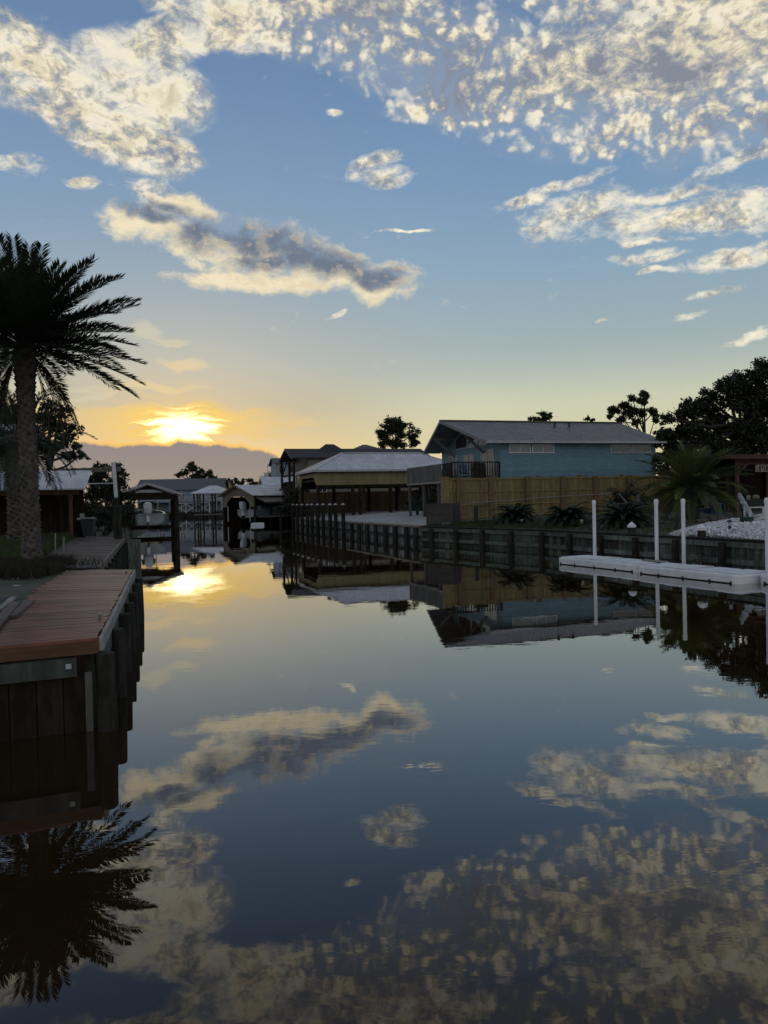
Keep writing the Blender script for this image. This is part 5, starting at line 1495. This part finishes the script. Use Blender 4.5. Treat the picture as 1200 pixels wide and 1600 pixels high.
mb.add([(-.22, -.24, z+.04), (.22, -.24, z+.04), (.22, .24, z+.04), (-.22, .24, z+.04), (-.29, -.32, z+.86), (.29, -.32, z+.86), (.29, .32, z+.86), (-.29, .32, z+.86)], [(3, 2, 1, 0), (4, 5, 6, 7), (0, 1, 5, 4), (1, 2, 6, 5), (2, 3, 7, 6), (3, 0, 4, 7)]); mb.build('body', M['bin'], t_)
mb = MB(fr); mb.prism([(-.31, -.36, z+.865), (.31, -.36, z+.865), (.31, .36, z+.865), (-.31, .36, z+.865)], (0, 0, .03)); mb.prism([(-.24, -.28, z+.895), (.24, -.28, z+.895), (.24, .28, z+.895), (-.24, .28, z+.895)], (0, 0, .05)); mb.build('lid', M['lid'], t_)
for u in (-.25, .25): mb = MB(fr); mb.tube([(u-.03, .25, z+.09), (u+.03, .25, z+.09)], .09, 12); mb.build('wheel', M['black'], t_)
hp = at(20, 640, 62); t_ = simple_house('house', 'house with pale roof just showing above the trees at the left edge', (hp.x-12.5, 60, 8), 12, 9, 1.0, 8.6, 11.3, 0, 'tan', 'roofl', .5)


# ------------------------------------------------------------------ trees
def foliage(clumps, per, size, seed, asp=.45, sub=7, subr=.42, tri=False):
    "leaf-sized faces scattered in many small tufts that fill each clump"
    rng = np.random.default_rng(seed); Vs = []
    for (c, r) in clumps:
        c = np.array(c); r = np.array(r)
        k = max(6, int(2.4*sub*max(.5, (r.prod())**(1/3))))
        for _ in range(k):
            d = rng.normal(size=3); d /= np.linalg.norm(d); cc = c + d*r*rng.uniform(.25, 1.0)
            sr = r.mean()*subr*rng.uniform(.55, 1.2); n = max(12, int(per*(sr**2)*13))
            q = rng.normal(size=(n, 3))*sr*.5*np.array([1.15, 1.15, .8]) + cc
            a = rng.normal(size=(n, 3)); a /= np.linalg.norm(a, axis=1)[:, None]
            b = rng.normal(size=(n, 3)); b -= a*(a*b).sum(1)[:, None]; b /= np.linalg.norm(b, axis=1)[:, None]
            s = size*rng.uniform(.6, 1.3, size=(n, 1)); a *= s; b *= s*asp
            Vs.append(np.stack([q-a, q-b*.9+a*.1, q+a, q+b*.9+a*.1], 1).reshape(-1, 3))
    V = np.concatenate(Vs); n = len(V)//4
    return V, np.arange(n*4).reshape(-1, 4)


def fast_mesh(name, V, F, m, parent):
    me = bpy.data.meshes.new(name); V = V - np.array(root_loc(parent)); nf = len(F)
    me.vertices.add(len(V)); me.vertices.foreach_set('co', V.astype(np.float32).ravel())
    me.loops.add(nf*4); me.loops.foreach_set('vertex_index', F.astype(np.int32).ravel())
    me.polygons.add(nf); me.polygons.foreach_set('loop_start', np.arange(0, nf*4, 4, dtype=np.int32)); me.polygons.foreach_set('loop_total', np.full(nf, 4, dtype=np.int32))
    me.update(calc_edges=True); me.materials.append(m)
    o = bpy.data.objects.new(name, me); COL.objects.link(o); o.parent = parent
    return o


def tree(name, label, cat, Y, ells, trunk, m, per, size, seed, group=None, deep=.8, base_z=1.1, tr=.25, asp=.45, sub=7, limbs=True, subr=.42):
    "ells: surveyed crown masses (px, py, rx, ry) of the tree standing at distance Y; trunk: px at the foot"
    random.seed(seed); k = Y/1200.0
    foot = at(trunk[0], 800, Y); foot.z = base_z
    t_ = thing(name, label, cat, foot, group)
    cl = []
    for (px, py, rx, ry) in ells:
        c = at(px, py, Y); off = random.uniform(-deep, deep)*rx*k
        cl.append(((c.x, c.y+off, c.z), (rx*k, rx*k*deep, ry*k)))
    V, F = foliage(cl, per, size, seed, asp, sub, subr)
    fast_mesh('crown', V, F, m, t_)
    mb = MB(); top = Vector(max((c for c, r in cl), key=lambda c: c[2])) if cl else foot
    cen = sum((Vector(c) for c, r in cl), Vector())/len(cl)
    tx = at(trunk[1], 800, Y).x; hz = foot.z + (max(cen.z, foot.z+.4)-foot.z)*.55
    fork = Vector((tx, Y, hz))
    mb.tube([foot-Vector((0, 0, .3)), foot.lerp(fork, .5)+Vector((U(-.1, .1)*tr*4, 0, 0)), fork, fork.lerp(top, .85)], [tr*1.25, tr, tr*.8, tr*.25], 8)
    if limbs:
        for (c, r) in cl:
            c = Vector(c); s = fork.lerp(top, random.uniform(0, .55)); mid = s.lerp(c, .5) + Vector((0, 0, -.08*(c-s).length))
            mb.tube([s, mid, c.lerp(s, .1), c + (c-s)*.15], [tr*.42, tr*.30, tr*.16, tr*.06], 6)
    mb.build('trunk', M['bark'], t_)
    return t_


tree('pine_tree', 'round crowned pine standing behind the tan shelter, left of the blue house', 'pine tree', 120,
     [(611, 668, 16, 14), (600, 680, 13, 11), (622, 672, 14, 14), (634, 664, 9, 7), (612, 690, 18, 10), (645, 680, 11, 13), (650, 692, 10, 9), (632, 696, 11, 8), (597, 693, 10, 7), (618, 657, 12, 7)], (622, 621), M['leafp'], 40, .18, 51, deep=.7, tr=.35, sub=6)
tree('pine_tree', 'small flat topped pine showing over the blue house ridge', 'pine tree', 105, [(832, 653, 7, 5), (845, 648, 8, 5), (857, 648, 7, 5), (840, 656, 9, 4), (852, 655, 8, 4)], (846, 846), M['leafp'], 30, .24, 52, tr=.25, sub=6)
tree('pine_tree', 'pine top just peeping over the right end of the blue house ridge', 'pine tree', 100, [(918, 655, 6, 4), (927, 656, 6, 3)], (922, 922), M['leafp'], 30, .22, 53, tr=.2, sub=6)
tree('pine_tree', 'ragged pine leaning above the right end of the blue house roof', 'pine tree', 85,
     [(1009, 616, 8, 7), (1000, 628, 10, 7), (988, 622, 7, 5), (975, 634, 11, 6), (962, 640, 10, 6), (953, 650, 7, 5), (985, 645, 12, 8), (1003, 645, 9, 9), (1020, 643, 9, 7), (973, 655, 9, 6), (1025, 655, 7, 6), (995, 661, 9, 5)], (1011, 1009), M['leafp'], 60, .15, 54, tr=.22, deep=.8, sub=11, subr=.5)
tree('magnolia_tree', 'huge dark broadleaf tree filling the right edge beside the blue house', 'tree', 54,
     [(1180, 585, 26, 20), (1158, 592, 20, 17), (1130, 604, 22, 15), (1110, 625, 22, 17), (1086, 637, 20, 16), (1062, 648, 20, 14), (1040, 655, 12, 10), (1150, 625, 30, 24), (1190, 625, 30, 32), (1120, 655, 32, 22),
      (1075, 672, 26, 18), (1040, 680, 20, 16), (1030, 692, 12, 12), (1027, 724, 10, 18), (1036, 715, 16, 16), (1085, 722, 26, 14), (1160, 668, 34, 22), (1110, 692, 34, 20), (1060, 705, 30, 18), (1195, 690, 30, 26), (1230, 600, 36, 30), (1250, 650, 40, 40), (1150, 705, 36, 16), (1280, 620, 36, 40), (1230, 700, 40, 26)],
     (1165, 1165), M['leafd'], 62, .135, 55, tr=.40, deep=.75, asp=.5, sub=10, subr=.38)
tree('hedge_tree', 'dark bushy growth filling the ground behind the shelter at the right edge', 'tree', 50, [(1130, 735, 36, 16), (1180, 735, 40, 20), (1230, 735, 36, 24), (1210, 770, 50, 22), (1050, 735, 26, 14)], (1180, 1180), M['leafd'], 24, .22, 56, tr=.2, deep=.5, sub=8)
tree('shrub', 'dark blue green shrub between the khaki fence and the garden table', 'shrub', 41, [(962, 776, 16, 14), (985, 772, 18, 14), (1003, 782, 14, 14), (975, 788, 24, 10)], (980, 980), M['leafb'], 60, .09, 57, tr=.06, deep=.6, base_z=1.35, sub=12, limbs=False)
tree('pine_tree', 'broad pine behind the tall date palm on the left bank', 'pine tree', 52,
     [(75, 632, 18, 13), (98, 646, 18, 12), (110, 668, 16, 9), (84, 665, 22, 16), (118, 682, 12, 9), (95, 690, 24, 13), (122, 700, 11, 8), (128, 712, 12, 7), (100, 712, 22, 8), (60, 660, 22, 26), (62, 700, 24, 18), (40, 640, 20, 20)], (80, 80), M['leafp'], 40, .15, 58, tr=.24, deep=.8, sub=9, subr=.36)
tree('oak_tree', 'dark round tree behind the boat lift pole on the left bank', 'tree', 60,
     [(160, 735, 18, 14), (182, 735, 16, 15), (150, 752, 20, 16), (185, 755, 16, 16), (168, 770, 28, 20), (196, 775, 12, 14), (140, 775, 18, 20), (150, 800, 26, 24), (185, 800, 22, 22), (205, 800, 10, 16), (165, 825, 30, 12)], (168, 168), M['leafd'], 40, .16, 59, tr=.22, deep=.7, sub=9)
tree('oak_tree', 'dark leafy tree behind the shed at the left edge', 'tree', 46, [(-10, 640, 26, 20), (14, 650, 18, 20), (-5, 690, 34, 28), (20, 690, 16, 24), (-40, 660, 40, 40)], (-5, -5), M['leafd'], 40, .14, 60, tr=.2, deep=.7, sub=9)
tree('shrub', 'dark shrub beside the rubbish bin on the left bank', 'shrub', 42, [(158, 812, 14, 16), (172, 806, 12, 18), (165, 826, 18, 10)], (164, 164), M['leafb'], 70, .08, 61, tr=.05, deep=.7, base_z=1.05, sub=14, limbs=False)
tree('shrub', 'dark overhanging shrub between the mooring posts and the left boathouse', 'shrub', 50, [(196, 812, 12, 14), (206, 818, 8, 12), (198, 796, 10, 12), (184, 800, 14, 18)], (194, 194), M['leafb'], 60, .10, 62, tr=.05, deep=.8, base_z=.9, sub=14, limbs=False)
tree('oak_tree', 'spreading flat topped oak on the horizon above the far pale blue house', 'oak tree', 205, [(300, 730, 13, 8), (287, 739, 10, 6), (312, 736, 10, 7), (325, 741, 11, 6), (334, 748, 9, 6), (305, 744, 14, 5), (281, 744, 7, 4)], (306, 306), M['leafp'], 9, .42, 63, tr=.55, deep=.7, sub=3)
for k, (px, es, lab) in enumerate(((356, [(352, 753, 9, 6), (364, 756, 8, 5), (343, 757, 8, 6)], 'low dark tree on the horizon right of the spreading oak'),
                                   (378, [(373, 752, 7, 5), (381, 750, 6, 4), (390, 751, 6, 5), (376, 757, 8, 4)], 'open topped pale tree on the horizon over the weathered boathouse'),
                                   (405, [(398, 757, 10, 6), (412, 755, 10, 7), (405, 762, 16, 6)], 'dark bushy tree on the horizon behind the weathered boathouse roof'))):
    tree('oak_tree', lab, 'tree', 185+6*k, es, (px, px), M['leafd'], 10, .36, 64+k, 'trees on the horizon', tr=.4, deep=.7, sub=4)
palm_tree('cabbage_palm', 'small palm on the horizon left of the pale blue three storey house', (at(424, 790, 128).x, 128, 1.2), 5.2, .2, .17, 26, 1.9, .5, 22, .07, 'palm', seed=70)
tree('shrub', 'tangled dark shrub at the far end of the row of capped pilings', 'shrub', 76, [(452, 782, 14, 14), (470, 776, 14, 12), (462, 796, 20, 12), (444, 768, 10, 8), (486, 788, 16, 16), (474, 800, 20, 10), (446, 795, 14, 10)], (472, 472), M['leafb'], 26, .16, 71, tr=.08, deep=.7, base_z=1.0, sub=9, limbs=False)
tree('shrub', 'dark low growth on the bank behind the weathered boathouse', 'shrub', 108, [(410, 790, 16, 10), (430, 785, 14, 14), (425, 800, 18, 8), (395, 797, 10, 6)], (425, 425), M['leafb'], 16, .26, 72, tr=.08, deep=.7, base_z=1.0, sub=6, limbs=False)
tree('shrub', 'dark shrubs behind the posts of the raised deck', 'shrub', 70, [(655, 780, 12, 22), (675, 780, 12, 22), (640, 790, 8, 14), (677, 764, 12, 12), (660, 764, 12, 10)], (665, 665), M['leafb'], 26, .16, 73, tr=.08, deep=.5, base_z=1.4, sub=9, limbs=False)
for k, (px, Y) in enumerate(((652, 58.5), (676, 55))):
    c = at(px, 800, Y); z = gz(c.x, Y)
    palm_tree('fan_palm', ['young palm in the dark beneath the raised deck, the left one', 'young palm in the dark beneath the raised deck, the right one'][k], (c.x, Y, z), .5, .12, .1, 16, 1.5, .3, 26, .03, 'palm', elmin=10, mtrunk='bark', seed=80+k, group='young palms beneath the deck')

# render settings that keep the noise and the time down
SC.cycles.max_bounces = 6; SC.cycles.diffuse_bounces = 2; SC.cycles.glossy_bounces = 3; SC.cycles.transmission_bounces = 2; SC.cycles.transparent_max_bounces = 4
SC.cycles.use_adaptive_sampling = True; SC.cycles.adaptive_threshold = 0.02
SC.cycles.sample_clamp_indirect = 4.0
SC.cycles.use_denoising = True
W.cycles.sampling_method = 'MANUAL'; W.cycles.sample_map_resolution = 512
